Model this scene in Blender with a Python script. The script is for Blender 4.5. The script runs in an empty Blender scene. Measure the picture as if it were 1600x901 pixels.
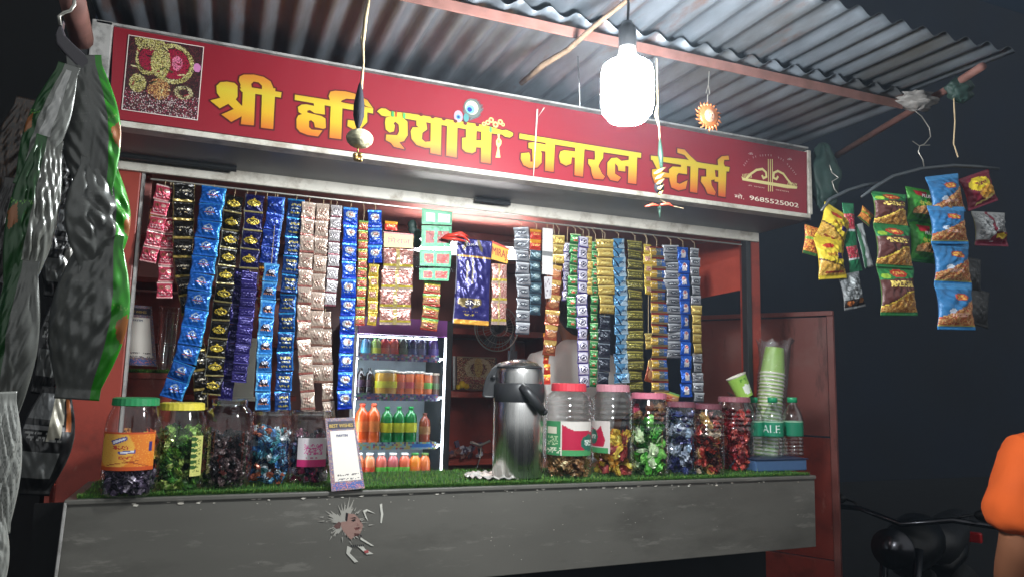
import bpy, bmesh, math, random
import numpy as np
from mathutils import Vector, Matrix
from mathutils.geometry import tessellate_polygon
random.seed(7); rng = np.random.RandomState(7)
SC = bpy.context.scene
COL = SC.collection
R = math.radians

# ------------------------------------------------------------------ camera
H = 1.45
FILL_GLOW = .52
FPX, YAW, PITCH, ROLL = 1131.5, R(21.562), R(7.346), R(1.331)
_f = Vector((math.sin(YAW)*math.cos(PITCH), math.cos(YAW)*math.cos(PITCH), math.sin(PITCH)))
_r0 = Vector((math.cos(YAW), -math.sin(YAW), 0)); _u0 = _r0.cross(_f)
_r = _r0*math.cos(ROLL)+_u0*math.sin(ROLL); _u = -_r0*math.sin(ROLL)+_u0*math.cos(ROLL)
cam = bpy.data.cameras.new('camera'); camo = bpy.data.objects.new('camera', cam); COL.objects.link(camo)
cam.sensor_width = 36; cam.lens = FPX/1600*36; cam.clip_start = .02; cam.clip_end = 200
camo.matrix_world = Matrix(((_r.x, _u.x, -_f.x, 0), (_r.y, _u.y, -_f.y, 0), (_r.z, _u.z, -_f.z, H), (0, 0, 0, 1)))
SC.camera = camo
# ------------------------------------------------------------------ world, exposure
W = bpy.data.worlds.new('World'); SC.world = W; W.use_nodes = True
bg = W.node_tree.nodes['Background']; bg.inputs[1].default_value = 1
# night sky: navy darkness ahead, an added fill glow from behind the camera
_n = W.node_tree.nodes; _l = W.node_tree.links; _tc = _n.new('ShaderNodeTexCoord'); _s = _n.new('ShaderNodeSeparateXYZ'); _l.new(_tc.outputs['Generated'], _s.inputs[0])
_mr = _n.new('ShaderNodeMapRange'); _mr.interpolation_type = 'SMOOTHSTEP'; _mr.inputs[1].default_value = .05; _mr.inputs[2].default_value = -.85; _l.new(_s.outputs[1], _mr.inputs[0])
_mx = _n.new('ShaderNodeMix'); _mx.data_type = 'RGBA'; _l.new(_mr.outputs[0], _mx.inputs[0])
_mx.inputs[6].default_value = (.0060, .0095, .0150, 1); _mx.inputs[7].default_value = (FILL_GLOW*.96, FILL_GLOW*.98, FILL_GLOW*.98, 1); _l.new(_mx.outputs[2], bg.inputs[0])
SC.view_settings.view_transform = 'Standard'; SC.view_settings.look = 'None'
SC.view_settings.exposure = 0.62; SC.view_settings.gamma = 1; SC.view_settings.use_curve_mapping = False
SC.cycles.transparent_max_bounces = 24; SC.cycles.max_bounces = 8; SC.cycles.sample_clamp_indirect = 4
BULB_E, TUBE_E, FRIDGE_E = 300.0, 42.0, 9.0

def at(px, py, Y=None, Z=None, D=None):
    """a photo pixel to a point on the plane y = Y (or height Z, or depth D)"""
    d = _r*(px-800)+_u*(450.5-py)+_f*FPX
    if Y is not None: t = Y/d.y
    elif Z is not None: t = (Z-H)/d.z
    else: t = D/FPX
    return Vector((d.x*t, d.y*t, d.z*t+H))
def mph(px, py, Y): return (at(px+1, py, Y=Y)-at(px-1, py, Y=Y)).length/2     # metres per pixel along the plane
def mpp(px, py, Y): p = at(px, py, Y=Y); return (p.x*_f.x+p.y*_f.y+(p.z-H)*_f.z)/FPX

# ------------------------------------------------------------------ helpers
def tag(o, label=None, cat=None, group=None, kind=None):
    if label: o['label'] = label
    if cat: o['category'] = cat
    if group: o['group'] = group
    if kind: o['kind'] = kind
    return o
def empty(name, loc=(0, 0, 0), label=None, cat=None, group=None, rz=0):
    o = bpy.data.objects.new(name, None); COL.objects.link(o); o.location = loc; o.rotation_euler = (0, 0, rz)
    o.empty_display_size = .02
    return tag(o, label, cat, group)
class G:
    def __init__(s): s.V = []; s.F = []; s.C = []; s.M = []; s.mi = 0; s.col = (1, 1, 1)
    def add(s, V, F, cols=None):
        n = len(s.V); s.V += [tuple(v) for v in V]
        for i, f in enumerate(F):
            s.F.append(tuple(n+k for k in f)); s.C.append(cols[i] if cols is not None else s.col); s.M.append(s.mi)
        return s
    def box(s, a, b):
        x0, y0, z0 = a; x1, y1, z1 = b
        V = [(x, y, z) for z in (z0, z1) for y in (y0, y1) for x in (x0, x1)]
        return s.add(V, [(0, 2, 3, 1), (4, 5, 7, 6), (0, 1, 5, 4), (2, 6, 7, 3), (0, 4, 6, 2), (1, 3, 7, 5)])
    def obox(s, c, size, M=None):
        g = G().box([-k/2 for k in size], [k/2 for k in size]); M = M or Matrix.Identity(3)
        return s.add([M @ Vector(v)+Vector(c) for v in g.V], g.F)
    def quadslab(s, P, th):
        """four corners, thickness vector"""
        th = Vector(th); P = [Vector(p) for p in P]; V = P+[p+th for p in P]
        return s.add(V, [(0, 1, 2, 3), (7, 6, 5, 4), (0, 4, 5, 1), (1, 5, 6, 2), (2, 6, 7, 3), (3, 7, 4, 0)])
    def tube(s, P, rad, n=8, cap=True):
        P = [Vector(p) for p in P]; m = len(P)
        if not hasattr(rad, '__len__'): rad = [rad]*m
        V = []; up = Vector((0, 0, 1)); prev = None
        for i, p in enumerate(P):
            t = (P[min(i+1, m-1)]-P[max(i-1, 0)]).normalized()
            a = prev if prev is not None else (up if abs(t.z) < .9 else Vector((1, 0, 0)))
            x = (a-t*a.dot(t)).normalized(); y = t.cross(x); prev = x
            for k in range(n):
                q = 2*math.pi*k/n; V.append(p+(x*math.cos(q)+y*math.sin(q))*rad[i])
        F = [(i*n+k, i*n+(k+1) % n, (i+1)*n+(k+1) % n, (i+1)*n+k) for i in range(m-1) for k in range(n)]
        if cap: F += [tuple(range(n-1, -1, -1)), tuple((m-1)*n+k for k in range(n))]
        return s.add(V, F)
    def lathe(s, prof, c=(0, 0, 0), n=32, M=None, cols=None):
        V = []; M = M or Matrix.Identity(3); c = Vector(c)
        for r, z in prof:
            for k in range(n):
                q = 2*math.pi*k/n; V.append(M @ Vector((r*math.cos(q), r*math.sin(q), z))+c)
        F = []; CC = []
        for i in range(len(prof)-1):
            for k in range(n):
                F.append((i*n+k, i*n+(k+1) % n, (i+1)*n+(k+1) % n, (i+1)*n+k)); CC.append(cols[i] if cols else s.col)
        return s.add(V, F, CC)
    def poly(s, P, off, th=None, col=None):
        """flat polygon from 3D points; holes as further lists"""
        loops = P if isinstance(P[0], list) else [P]
        tri = tessellate_polygon([[Vector(p) for p in l] for l in loops]); V = [Vector(p)+Vector(off) for l in loops for p in l]
        n = len(s.F); s.add(V, tri)
        if col:
            for i in range(n, len(s.F)): s.C[i] = col
        return s
    def ball(s, c, r, nu=12, nv=8, sc=(1, 1, 1), M=None):
        V = []; M = M or Matrix.Identity(3)
        for j in range(nv+1):
            a = math.pi*j/nv
            for k in range(nu):
                q = 2*math.pi*k/nu; V.append(M @ Vector((r*sc[0]*math.sin(a)*math.cos(q), r*sc[1]*math.sin(a)*math.sin(q), r*sc[2]*math.cos(a)))+Vector(c))
        F = [(j*nu+k, (j+1)*nu+k, (j+1)*nu+(k+1) % nu, j*nu+(k+1) % nu) for j in range(nv) for k in range(nu)]
        return s.add(V, F)
    def build(s, name, mats, parent=None, smooth=False, bevel=0, org=None):
        me = bpy.data.meshes.new(name); V = s.V
        if org is not None:
            o_ = Vector(org); V = [tuple(Vector(v)-o_) for v in V]
        me.from_pydata(V, [], s.F)
        mats = mats if isinstance(mats, (list, tuple)) else [mats]
        for m in mats: me.materials.append(m)
        if len(mats) > 1: me.polygons.foreach_set('material_index', s.M)
        ca = me.color_attributes.new('Col', 'FLOAT_COLOR', 'CORNER')
        arr = np.ones((len(me.loops), 4), np.float32); k = 0
        cnt = np.array([len(f) for f in s.F]); arr[:, :3] = np.repeat(np.array([c[:3] for c in s.C], np.float32).reshape(-1, 3), cnt, axis=0) if len(s.F) else 1
        ca.data.foreach_set('color', arr.ravel())
        if smooth: me.polygons.foreach_set('use_smooth', [True]*len(me.polygons))
        me.validate(); me.update()
        o = bpy.data.objects.new(name, me); COL.objects.link(o)
        if parent is not None:
            o.parent = parent
        elif org is not None: o.location = org
        if bevel:
            b = o.modifiers.new('bevel', 'BEVEL'); b.width = bevel; b.segments = 2; b.limit_method = 'ANGLE'
        return o
def rotm(rx=0, ry=0, rz=0): return (Matrix.Rotation(rz, 3, 'Z') @ Matrix.Rotation(ry, 3, 'Y') @ Matrix.Rotation(rx, 3, 'X'))
def lin(c):
    c = np.asarray(c, float)/255.; return np.where(c <= .04045, c/12.92, ((c+.055)/1.055)**2.4)
def C(r, g, b): return tuple(lin((r, g, b)))

# ------------------------------------------------------------------ materials
def mat(name, col=(.5, .5, .5), rough=.5, metal=0, noise=0, nscale=20, bump=0, bscale=60, attr=False, spec=.5, emis=None, es=0, coat=0, dirt=None, dscale=6, damt=.5, stretch=(1, 1, 1), trans=0, wear=None, wscale=20, wamt=.6, wst=(1, 1, 1), wlo=.56):
    m = bpy.data.materials.new(name); m.use_nodes = True; nt = m.node_tree; N = nt.nodes; L = nt.links
    p = N['Principled BSDF']; p.inputs['Roughness'].default_value = rough; p.inputs['Metallic'].default_value = metal
    p.inputs['Specular IOR Level'].default_value = spec; p.inputs['Coat Weight'].default_value = coat
    if trans: p.inputs['Transmission Weight'].default_value = trans
    tc = N.new('ShaderNodeTexCoord'); mp = N.new('ShaderNodeMapping'); mp.inputs['Scale'].default_value = stretch; L.new(tc.outputs['Object'], mp.inputs[0])
    if attr:
        a = N.new('ShaderNodeAttribute'); a.attribute_name = 'Col'; src = a.outputs['Color']
        oi = N.new('ShaderNodeObjectInfo'); vr = N.new('ShaderNodeMapRange'); vr.inputs[3].default_value = .82; vr.inputs[4].default_value = 1.15; L.new(oi.outputs['Random'], vr.inputs[0])
        xv = N.new('ShaderNodeVectorMath'); xv.operation = 'SCALE'; L.new(src, xv.inputs[0]); L.new(vr.outputs[0], xv.inputs[3]); src = xv.outputs[0]
        ml = N.new('ShaderNodeMath'); ml.operation = 'MULTIPLY'; ml.inputs[1].default_value = 37; L.new(oi.outputs['Random'], ml.inputs[0]); L.new(ml.outputs[0], mp.inputs['Location'])
    else:
        c = N.new('ShaderNodeRGB'); c.outputs[0].default_value = (*col, 1); src = c.outputs[0]
    if noise:
        n = N.new('ShaderNodeTexNoise'); n.inputs['Scale'].default_value = nscale; n.inputs['Detail'].default_value = 6; L.new(mp.outputs[0], n.inputs[0])
        r = N.new('ShaderNodeMapRange'); r.inputs[1].default_value = .3; r.inputs[2].default_value = .7; r.inputs[3].default_value = 1-noise; r.inputs[4].default_value = 1+noise; L.new(n.outputs[0], r.inputs[0])
        x = N.new('ShaderNodeVectorMath'); x.operation = 'SCALE'; L.new(src, x.inputs[0]); L.new(r.outputs[0], x.inputs[3]); src = x.outputs[0]
        r2 = N.new('ShaderNodeMapRange'); r2.inputs[3].default_value = max(0, rough-.12); r2.inputs[4].default_value = min(1, rough+.15); L.new(n.outputs[0], r2.inputs[0]); L.new(r2.outputs[0], p.inputs['Roughness'])
    if dirt is not None:
        n = N.new('ShaderNodeTexNoise'); n.inputs['Scale'].default_value = dscale; n.inputs['Detail'].default_value = 8; n.inputs['Roughness'].default_value = .65; L.new(mp.outputs[0], n.inputs[0])
        r = N.new('ShaderNodeMapRange'); r.inputs[1].default_value = .5; r.inputs[2].default_value = .68; r.inputs[3].default_value = 0; r.inputs[4].default_value = damt; L.new(n.outputs[0], r.inputs[0])
        x = N.new('ShaderNodeMix'); x.data_type = 'RGBA'; L.new(r.outputs[0], x.inputs[0]); L.new(src, x.inputs[6]); x.inputs[7].default_value = (*dirt, 1); src = x.outputs[2]
    if wear is not None:
        m2 = N.new('ShaderNodeMapping'); m2.inputs['Scale'].default_value = wst; m2.inputs['Location'].default_value = (3.1, 7.7, 1.3); L.new(tc.outputs['Object'], m2.inputs[0])
        n = N.new('ShaderNodeTexNoise'); n.inputs['Scale'].default_value = wscale; n.inputs['Detail'].default_value = 9; n.inputs['Roughness'].default_value = .7; L.new(m2.outputs[0], n.inputs[0])
        r = N.new('ShaderNodeMapRange'); r.inputs[1].default_value = wlo; r.inputs[2].default_value = wlo+.07; r.inputs[3].default_value = 0; r.inputs[4].default_value = wamt; L.new(n.outputs[0], r.inputs[0])
        x = N.new('ShaderNodeMix'); x.data_type = 'RGBA'; L.new(r.outputs[0], x.inputs[0]); L.new(src, x.inputs[6]); x.inputs[7].default_value = (*wear, 1); src = x.outputs[2]
    L.new(src, p.inputs['Base Color'])
    if bump:
        n = N.new('ShaderNodeTexNoise'); n.inputs['Scale'].default_value = bscale; n.inputs['Detail'].default_value = 5; L.new(mp.outputs[0], n.inputs[0])
        b = N.new('ShaderNodeBump'); b.inputs['Strength'].default_value = bump; b.inputs['Distance'].default_value = .004; L.new(n.outputs[0], b.inputs['Height']); L.new(b.outputs[0], p.inputs['Normal'])
    if emis: p.inputs['Emission Color'].default_value = (*emis, 1); p.inputs['Emission Strength'].default_value = es
    return m
def clear(name, tint=(.97, .97, .97), gl=.06, edge=.45, rough=.08, bump=0, bscale=80):
    m = bpy.data.materials.new(name); m.use_nodes = True; nt = m.node_tree; N = nt.nodes; L = nt.links; N.remove(N['Principled BSDF'])
    t = N.new('ShaderNodeBsdfTransparent'); t.inputs[0].default_value = (*tint, 1)
    g = N.new('ShaderNodeBsdfGlossy'); g.inputs['Roughness'].default_value = rough; g.inputs[0].default_value = (.95, .95, .95, 1)
    lw = N.new('ShaderNodeLayerWeight'); lw.inputs[0].default_value = .35
    r = N.new('ShaderNodeMapRange'); r.inputs[3].default_value = gl; r.inputs[4].default_value = edge; L.new(lw.outputs['Facing'], r.inputs[0])
    x = N.new('ShaderNodeMixShader'); L.new(r.outputs[0], x.inputs[0]); L.new(t.outputs[0], x.inputs[1]); L.new(g.outputs[0], x.inputs[2]); L.new(x.outputs[0], N['Material Output'].inputs[0])
    if bump:
        n = N.new('ShaderNodeTexNoise'); n.inputs['Scale'].default_value = bscale
        b = N.new('ShaderNodeBump'); b.inputs['Strength'].default_value = bump; b.inputs['Distance'].default_value = .003; L.new(n.outputs[0], b.inputs['Height']); L.new(b.outputs[0], g.inputs['Normal']); L.new(b.outputs[0], lw.inputs['Normal'])
    return m
def emit(name, col, s):
    m = bpy.data.materials.new(name); m.use_nodes = True; N = m.node_tree.nodes; p = N['Principled BSDF']
    p.inputs['Base Color'].default_value = (.8, .8, .8, 1); p.inputs['Emission Color'].default_value = (*col, 1); p.inputs['Emission Strength'].default_value = s
    return m
M_foil = mat('foil_print', attr=True, rough=.27, metal=.35, bump=.9, bscale=45)
M_foil2 = mat('dull_foil', attr=True, rough=.42, metal=.1, bump=.6, bscale=60)
M_bag = mat('bag_foil', attr=True, rough=.34, metal=.12, coat=.25)
M_print = mat('printed_card', attr=True, rough=.4)
M_vinyl = mat('printed_vinyl', attr=True, rough=.38, bump=.12, bscale=14)
M_candy = mat('candy_wrap', attr=True, rough=.22, metal=.25)
M_cloth = mat('cloth', attr=True, rough=.9, bump=.5, bscale=120)
M_steel = mat('brushed_steel', (.62, .61, .59), .26, 1, noise=.06, nscale=40, stretch=(1, 1, .03))
M_blackpl = mat('black_plastic', (.025, .026, .028), .4)
M_red = mat('red_oxide_paint', C(150, 58, 44), .42, wear=C(176, 120, 104), wscale=14, wamt=.5, wst=(1, 1, .5), wlo=.60, noise=.12, nscale=9, dirt=C(70, 34, 28), dscale=7, damt=.55, bump=.15, bscale=30)
M_maroon = mat('maroon_sheet', C(138, 78, 70), .36, wear=C(84, 46, 40), wscale=6, wamt=.6, wst=(2, 2, .4), wlo=.56, noise=.1, nscale=6, dirt=C(150, 120, 112), dscale=5, damt=.28, bump=.2, bscale=12)
M_pink = mat('pink_painted_sheet', C(190, 120, 112), .45, noise=.08, nscale=7, dirt=C(130, 70, 64), dscale=5, damt=.4)
M_ctr = mat('grey_painted_steel', C(96, 94, 88), .42, noise=.16, nscale=4, dirt=C(66, 64, 59), dscale=5, damt=.7, wear=C(138, 135, 127), wscale=5, wamt=.4, wst=(1, 1, 5), wlo=.57, bump=.10, bscale=12, stretch=(.45, 1, 1.3))
M_soffit = mat('grey_rolled_steel', C(120, 120, 122), .45, .2, noise=.1, nscale=5, dirt=C(80, 78, 76), dscale=4, damt=.6, stretch=(.3, 1, 1))
M_white = mat('dirty_white_paint', C(205, 200, 188), .5, noise=.08, nscale=20, dirt=C(128, 112, 92), dscale=16, damt=.7)
M_alu = mat('dull_aluminium', C(186, 184, 180), .42, .3, dirt=C(70, 66, 62), dscale=20, damt=.7, bump=.3, bscale=30)
M_galv = mat('galvanised_sheet', C(102, 109, 116), .42, .45, noise=.2, nscale=30, dirt=C(70, 66, 60), dscale=4.0, damt=.75, wear=C(96, 62, 44), wscale=3, wamt=.6, wst=(3, .6, 1), wlo=.58, bump=.25, bscale=60, stretch=(1, .25, 1))
M_rust = mat('rusted_angle', C(122, 84, 76), .7, .1, noise=.2, nscale=25, dirt=C(90, 60, 44), dscale=12, damt=.6)
M_wood = mat('dry_branch', C(104, 84, 66), .8, noise=.25, nscale=40, bump=.6, bscale=90)
M_dark = mat('dark_interior', C(44, 34, 34), .7, noise=.15)
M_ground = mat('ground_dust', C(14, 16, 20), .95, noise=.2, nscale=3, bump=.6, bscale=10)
M_night = mat('night_dark', C(13, 13, 14), .95, noise=.2, nscale=2)  # near-black colour standing in for unlit darkness
M_pet = clear('clear_plastic')
M_petb = clear('bottle_plastic', (.93, .97, .96), .07, .6)
M_film = clear('crinkled_film', (.93, .93, .93), .10, .6, .15, bump=1, bscale=50)
M_glass = clear('glass', (.96, .98, .98), .03, .25)
M_twine = mat('twine', C(190, 170, 135), .9)
M_wire = mat('wire', C(170, 168, 160), .4, .7)
M_tarp = mat('green_tarp', C(38, 62, 56), .6, noise=.3, nscale=12, bump=.8, bscale=25)
M_skin = mat('skin', C(150, 98, 70), .5, noise=.06, nscale=8)
M_hair = mat('hair', C(18, 15, 14), .6, bump=1, bscale=160)
M_fridge = mat('fridge_white', C(205, 212, 216), .35)
M_bulb = emit('led_diffuser', (.94, .98, 1), BULB_E)
M_tube = emit('tube_light', (1, .95, .93), TUBE_E)
M_led = emit('fridge_led', (.85, .93, 1), FRIDGE_E)

# ------------------------------------------------------------------ painting small prints as cell colours
class Paint:
    def __init__(s, nx, ny, col): s.nx, s.ny = nx, ny; s.a = np.tile(lin(col), (ny, nx, 1)); s.X, s.Yy = np.meshgrid((np.arange(nx)+.5)/nx, (np.arange(ny)+.5)/ny)
    # u 0..1 left to right, v 0..1 TOP to bottom
    def rect(s, x0, y0, x1, y1, c): s.a[(s.X >= x0) & (s.X < x1) & (s.Yy >= y0) & (s.Yy < y1)] = lin(c); return s
    def ell(s, cx, cy, rx, ry, c, inner=0):
        d = ((s.X-cx)/rx)**2+((s.Yy-cy)/ry)**2; s.a[(d < 1) & (d >= inner)] = lin(c); return s
    def half(s, a, b, c0, c): s.a[(a*s.X+b*s.Yy) > c0] = lin(c); return s
    def poly(s, P, c):
        ins = np.zeros(s.X.shape, bool); n = len(P)
        for i in range(n):
            x0, y0 = P[i]; x1, y1 = P[(i+1) % n]
            if y0 == y1: continue
            cnd = ((s.Yy >= min(y0, y1)) & (s.Yy < max(y0, y1)) & (s.X < (x1-x0)*(s.Yy-y0)/(y1-y0)+x0)); ins ^= cnd
        s.a[ins] = lin(c); return s
    def line(s, x0, y0, x1, y1, w, c):
        d = np.hypot(x1-x0, y1-y0)+1e-9; t = np.clip(((s.X-x0)*(x1-x0)+(s.Yy-y0)*(y1-y0))/d/d, 0, 1)
        s.a[np.hypot(s.X-x0-t*(x1-x0), s.Yy-y0-t*(y1-y0)) < w] = lin(c); return s
    def marks(s, x0, y0, x1, y1, c, p=.55):
        m = (s.X >= x0) & (s.X < x1) & (s.Yy >= y0) & (s.Yy < y1) & (rng.rand(s.ny, s.nx) < p); s.a[m] = lin(c); return s
    def speck(s, x0, y0, x1, y1, cols, p=.9, region=None):
        m = (s.X >= x0) & (s.X < x1) & (s.Yy >= y0) & (s.Yy < y1) & (rng.rand(s.ny, s.nx) < p)
        if region is not None: m &= region(s.X, s.Yy)
        k = rng.randint(0, len(cols), s.a.shape[:2]); pal = np.array([lin(c) for c in cols]); s.a[m] = pal[k][m]; return s
    def vary(s, amt=.1): s.a = s.a*(1+amt*(rng.rand(s.ny, s.nx, 1)-.5)*2); return s

def pillow(w, h, bulge, paint, seed=0, seal=.09, back=None, wr=.25, pinch=.0, th=.0006):
    """a sealed packet: X right, Z up, printed side facing -Y, centred on the origin"""
    rs = np.random.RandomState(seed); nx, ny = paint.nx, paint.ny; g = G()
    u = np.linspace(0, 1, nx+1); v = np.linspace(0, 1, ny+1); U, Vv = np.meshgrid(u, v)
    prof = np.clip((np.minimum(Vv, 1-Vv)-seal)/(.5-seal), 0, 1)
    bul = np.sin(np.clip(prof, 0, 1)*math.pi/2)**.75*np.clip(np.sin(math.pi*U), 0, 1)**.55
    n = np.zeros_like(U)
    for k in range(7):
        fx, fy = rs.uniform(1, 7), rs.uniform(1, 7); n += np.sin(2*math.pi*(fx*U*rs.choice([-1, 1])+fy*Vv)+rs.uniform(0, 6))/(1+.25*(fx+fy))
    n /= 2.2
    ins = pinch*(np.sin(prof*math.pi/2))       # the sides draw in where the packet swells
    X = (U-.5)*w*(1-ins)+rs.uniform(-.01, .01)*w; Z = (.5-Vv)*h
    edge = np.clip(np.minimum(np.minimum(U, 1-U)*8, np.minimum(Vv, 1-Vv)*8), 0, 1)
    Yf = -(th+bulge*bul*(1+wr*n)+wr*bulge*.35*n*(1-bul)*edge)
    Yb = th+bulge*bul*(1+wr*n*.5)*.8-wr*bulge*.35*n*(1-bul)*edge
    Vf = np.stack([X, Yf, Z], -1).reshape(-1, 3); Vb = np.stack([X, Yb, Z], -1).reshape(-1, 3)
    idx = lambda i, j: j*(nx+1)+i
    F = [(idx(i, j), idx(i, j+1), idx(i+1, j+1), idx(i+1, j)) for j in range(ny) for i in range(nx)]
    g.add(Vf, F, [tuple(c) for c in paint.a.reshape(-1, 3)])
    bc = back if back is not None else tuple(np.median(paint.a.reshape(-1, 3), axis=0))
    g.add(Vb, [f[::-1] for f in F], [bc]*len(F))
    nb = (nx+1)*(ny+1); rim = [idx(i, 0) for i in range(nx+1)]+[idx(nx, j) for j in range(1, ny+1)]+[idx(i, ny) for i in range(nx-1, -1, -1)]+[idx(0, j) for j in range(ny-1, 0, -1)]
    off = len(g.V)-2*nb
    for a, b in zip(rim, rim[1:]+rim[:1]): g.F.append((off+a, off+b, off+nb+b, off+nb+a)); g.C.append(bc); g.M.append(0)
    return g
def panel(paint, P, parent, name, m, th=.0008, off=(0, 0, 0)):
    """paint mapped on a flat quad P = TL, TR, BR, BL"""
    P = [Vector(p)+Vector(off) for p in P]; nx, ny = paint.nx, paint.ny; V = []
    for j in range(ny+1):
        for i in range(nx+1):
            u, v = i/nx, j/ny; V.append(P[0]*(1-u)*(1-v)+P[1]*u*(1-v)+P[2]*u*v+P[3]*(1-u)*v)
    F = [(j*(nx+1)+i, (j+1)*(nx+1)+i, (j+1)*(nx+1)+i+1, j*(nx+1)+i+1) for j in range(ny) for i in range(nx)]
    g = G().add(V, F, [tuple(c) for c in paint.a.reshape(-1, 3)])
    n = (P[1]-P[0]).cross(P[3]-P[0]).normalized()
    g2 = G(); g2.col = tuple(np.median(paint.a.reshape(-1, 3), axis=0)); g2.quadslab([p+n*th*.3 for p in P], n*th)
    g.add(g2.V, g2.F, g2.C)
    return g.build(name, m, parent)
def textgeo(body, size=1., ext=0.):
    cu = bpy.data.curves.new('t', 'FONT'); cu.body = body; cu.size = size; cu.extrude = ext; cu.resolution_u = 3
    o = bpy.data.objects.new('t', cu); COL.objects.link(o); dg = bpy.context.evaluated_depsgraph_get(); dg.update()
    me = bpy.data.meshes.new_from_object(o.evaluated_get(dg)); V = [v.co.copy() for v in me.vertices]; F = [tuple(p.vertices) for p in me.polygons]
    bpy.data.objects.remove(o); bpy.data.meshes.remove(me); return V, F
def text_between(g, body, A, B, up, fit=None, off=Vector((0, -.001, 0)), col=(1, 1, 1), bold=0):
    """text from point A to point B along the baseline; up = unit vector, fit = height"""
    V, F = textgeo(body)
    if not V: return
    x0 = min(v.x for v in V); x1 = max(v.x for v in V); z1 = max(v.y for v in V)
    A, B = Vector(A), Vector(B); s = 1/(x1-x0); hs = (fit/z1) if fit else s*(B-A).length
    c0 = g.col; g.col = col
    for k in ([0] if not bold else [-1, 0, 1]):
        g.add([A+(B-A)*((v.x-x0)*s)+up*(v.y*hs)+(B-A).normalized()*k*bold+off*(1+.15*k) for v in V], F)
    g.col = c0

# ================================================================== SETTING
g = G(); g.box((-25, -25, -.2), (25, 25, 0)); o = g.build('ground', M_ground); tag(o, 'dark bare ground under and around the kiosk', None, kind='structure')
g = G(); g.box((-4, 2.7, 0), (-.50, 2.8, 3.2)); o = g.build('dark_backdrop', M_night); tag(o, 'added near-black slab standing for the darkness left of the kiosk', 'backdrop')  # added slab, its near-black colour stands for the darkness here

g = G(); g.box((-3, 9, -.1), (22, 9.2, 9)); o = g.build('night_backdrop', mat('night_backdrop', C(14, 24, 40), .95, noise=.3, nscale=.8, dirt=C(8, 13, 22), dscale=.5)); tag(o, 'added dark slab standing for the night far behind the kiosk', 'backdrop')  # added slab, coloured as night darkness to hide the horizon
ZC = H-.281                     # counter top
YF, YW, YB = 1.90, 2.20, 3.72   # counter front, window plane, back wall
XL, XR = -.30, 1.838
# ------------------------------------------------------------------ kiosk
K = empty('shop_kiosk', (0, 0, 0), 'red steel kiosk shop with a grey counter front and open window', 'kiosk')
g = G()
g.quadslab([(XL, YF, ZC-.004), (XL-.006, YF, H-.53), (XR-.002, YF, H-.508), (XR, YF, ZC-.004)], (0, .012, 0))
g.box((XL-.006, YF+.012, H-.50), (XL+.004, YW-.002, ZC-.006)); g.box((XR-.012, YF+.012, H-.50), (XR-.002, YW-.002, ZC-.006))
cp = g.build('counter_front', M_ctr, K, bevel=.002)
g = G(); g.box((XL-.004, YF-.006, ZC-.012), (XR+.002, YW+.06, ZC)); g.build('counter_top', M_ctr, K, bevel=.003)
# flaked paint chips along the front (their own shape, stuck on)
g = G()
for k in range(130):
    x = random.uniform(XL+.02, XR-.03); z = random.choice([ZC-.010-abs(random.gauss(0, .004)), ZC-.012-abs(random.gauss(0, .008)), random.uniform(H-.49, ZC-.02)])
    s = random.uniform(.0006, .0020)*(3.2 if z > ZC-.02 else 1); a = random.uniform(0, 3.14); n = random.randint(4, 7)
    g.poly([(x+s*random.uniform(.5, 1.6)*math.cos(2*math.pi*i/n+a), YF, max(H-.5, min(ZC-.006, z+s*.5*math.sin(2*math.pi*i/n+a)))) for i in range(n)], (0, -.0012-.00001*k, 0))
g.build('flaked_paint', M_white, K)['kind'] = 'stuff'
g = G(); g.tube([(XL-.001, YF-.004, ZC-.006), (XL-.008, YF-.004, H-.535)], .0035, 6); g.build('edge_angle', M_alu, K)
# window surround
g = G(); g.box((-.375, YW, ZC-.12), (-.245, YW+.05, H+.60)); g.build('post', M_red, K, bevel=.003)
g = G(); g.box((-.243, YW+.005, ZC), (-.236, YW+.03, H+.56)); g.build('window_frame', M_alu, K)
g = G(); a = at(1163, 380, Y=YW); g.box((a.x, YW-.01, ZC), (a.x+.022, YW+.02, H+.56)); g.build('window_frame', M_blackpl, K, bevel=.002)
g = G(); g.box((a.x+.024, YW, .35), (a.x+.072, YW+.06, H+.585)); g.build('post', M_red, K, bevel=.003)
# lower body: panel colour carries the shade under the counter
g = G(); g.box((XL-.115, YW-.012, .05), (XR+.04, YW-.004, ZC-.05)); g.build('lower_shade_panel', M_night, K)
g = G(); g.box((-.398, YW+.002, .05), (-.387, YB, H+.60)); g.build('side_panel', M_red, K)
g = G(); g.box((-.44, YB, .05), (1.95, YB+.03, H+.62)); g.build('back_panel', M_maroon, K)
g = G(); g.box((-.383, YW+.06, .15), (1.93, YB-.002, .19)); g.build('floor_panel', M_dark, K)
g = G(); g.box((-.383, YW+.052, H+.60), (1.93, YB-.002, H+.62)); g.build('ceiling_panel', M_pink, K)
for y in (2.75, 3.25):
    g = G(); g.box((-.38, y, H+.57), (1.92, y+.03, H+.598)); g.build('ceiling_rib', M_pink, K)
# side wall on the right: low part only, the top is the open flap
g = G(); p0 = at(1088, 371, Y=2.55); p1 = at(1162, 378, Y=2.3); p2 = at(1162, 452, Y=2.3); p3 = at(1088, 467, Y=2.55)
g.quadslab([p0, p1, p2, p3], (.01, .01, 0)); g.build('raised_flap', mat('red_flap', C(196, 84, 66), .4, noise=.08, dirt=C(160, 60, 50), damt=.3), K)
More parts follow.
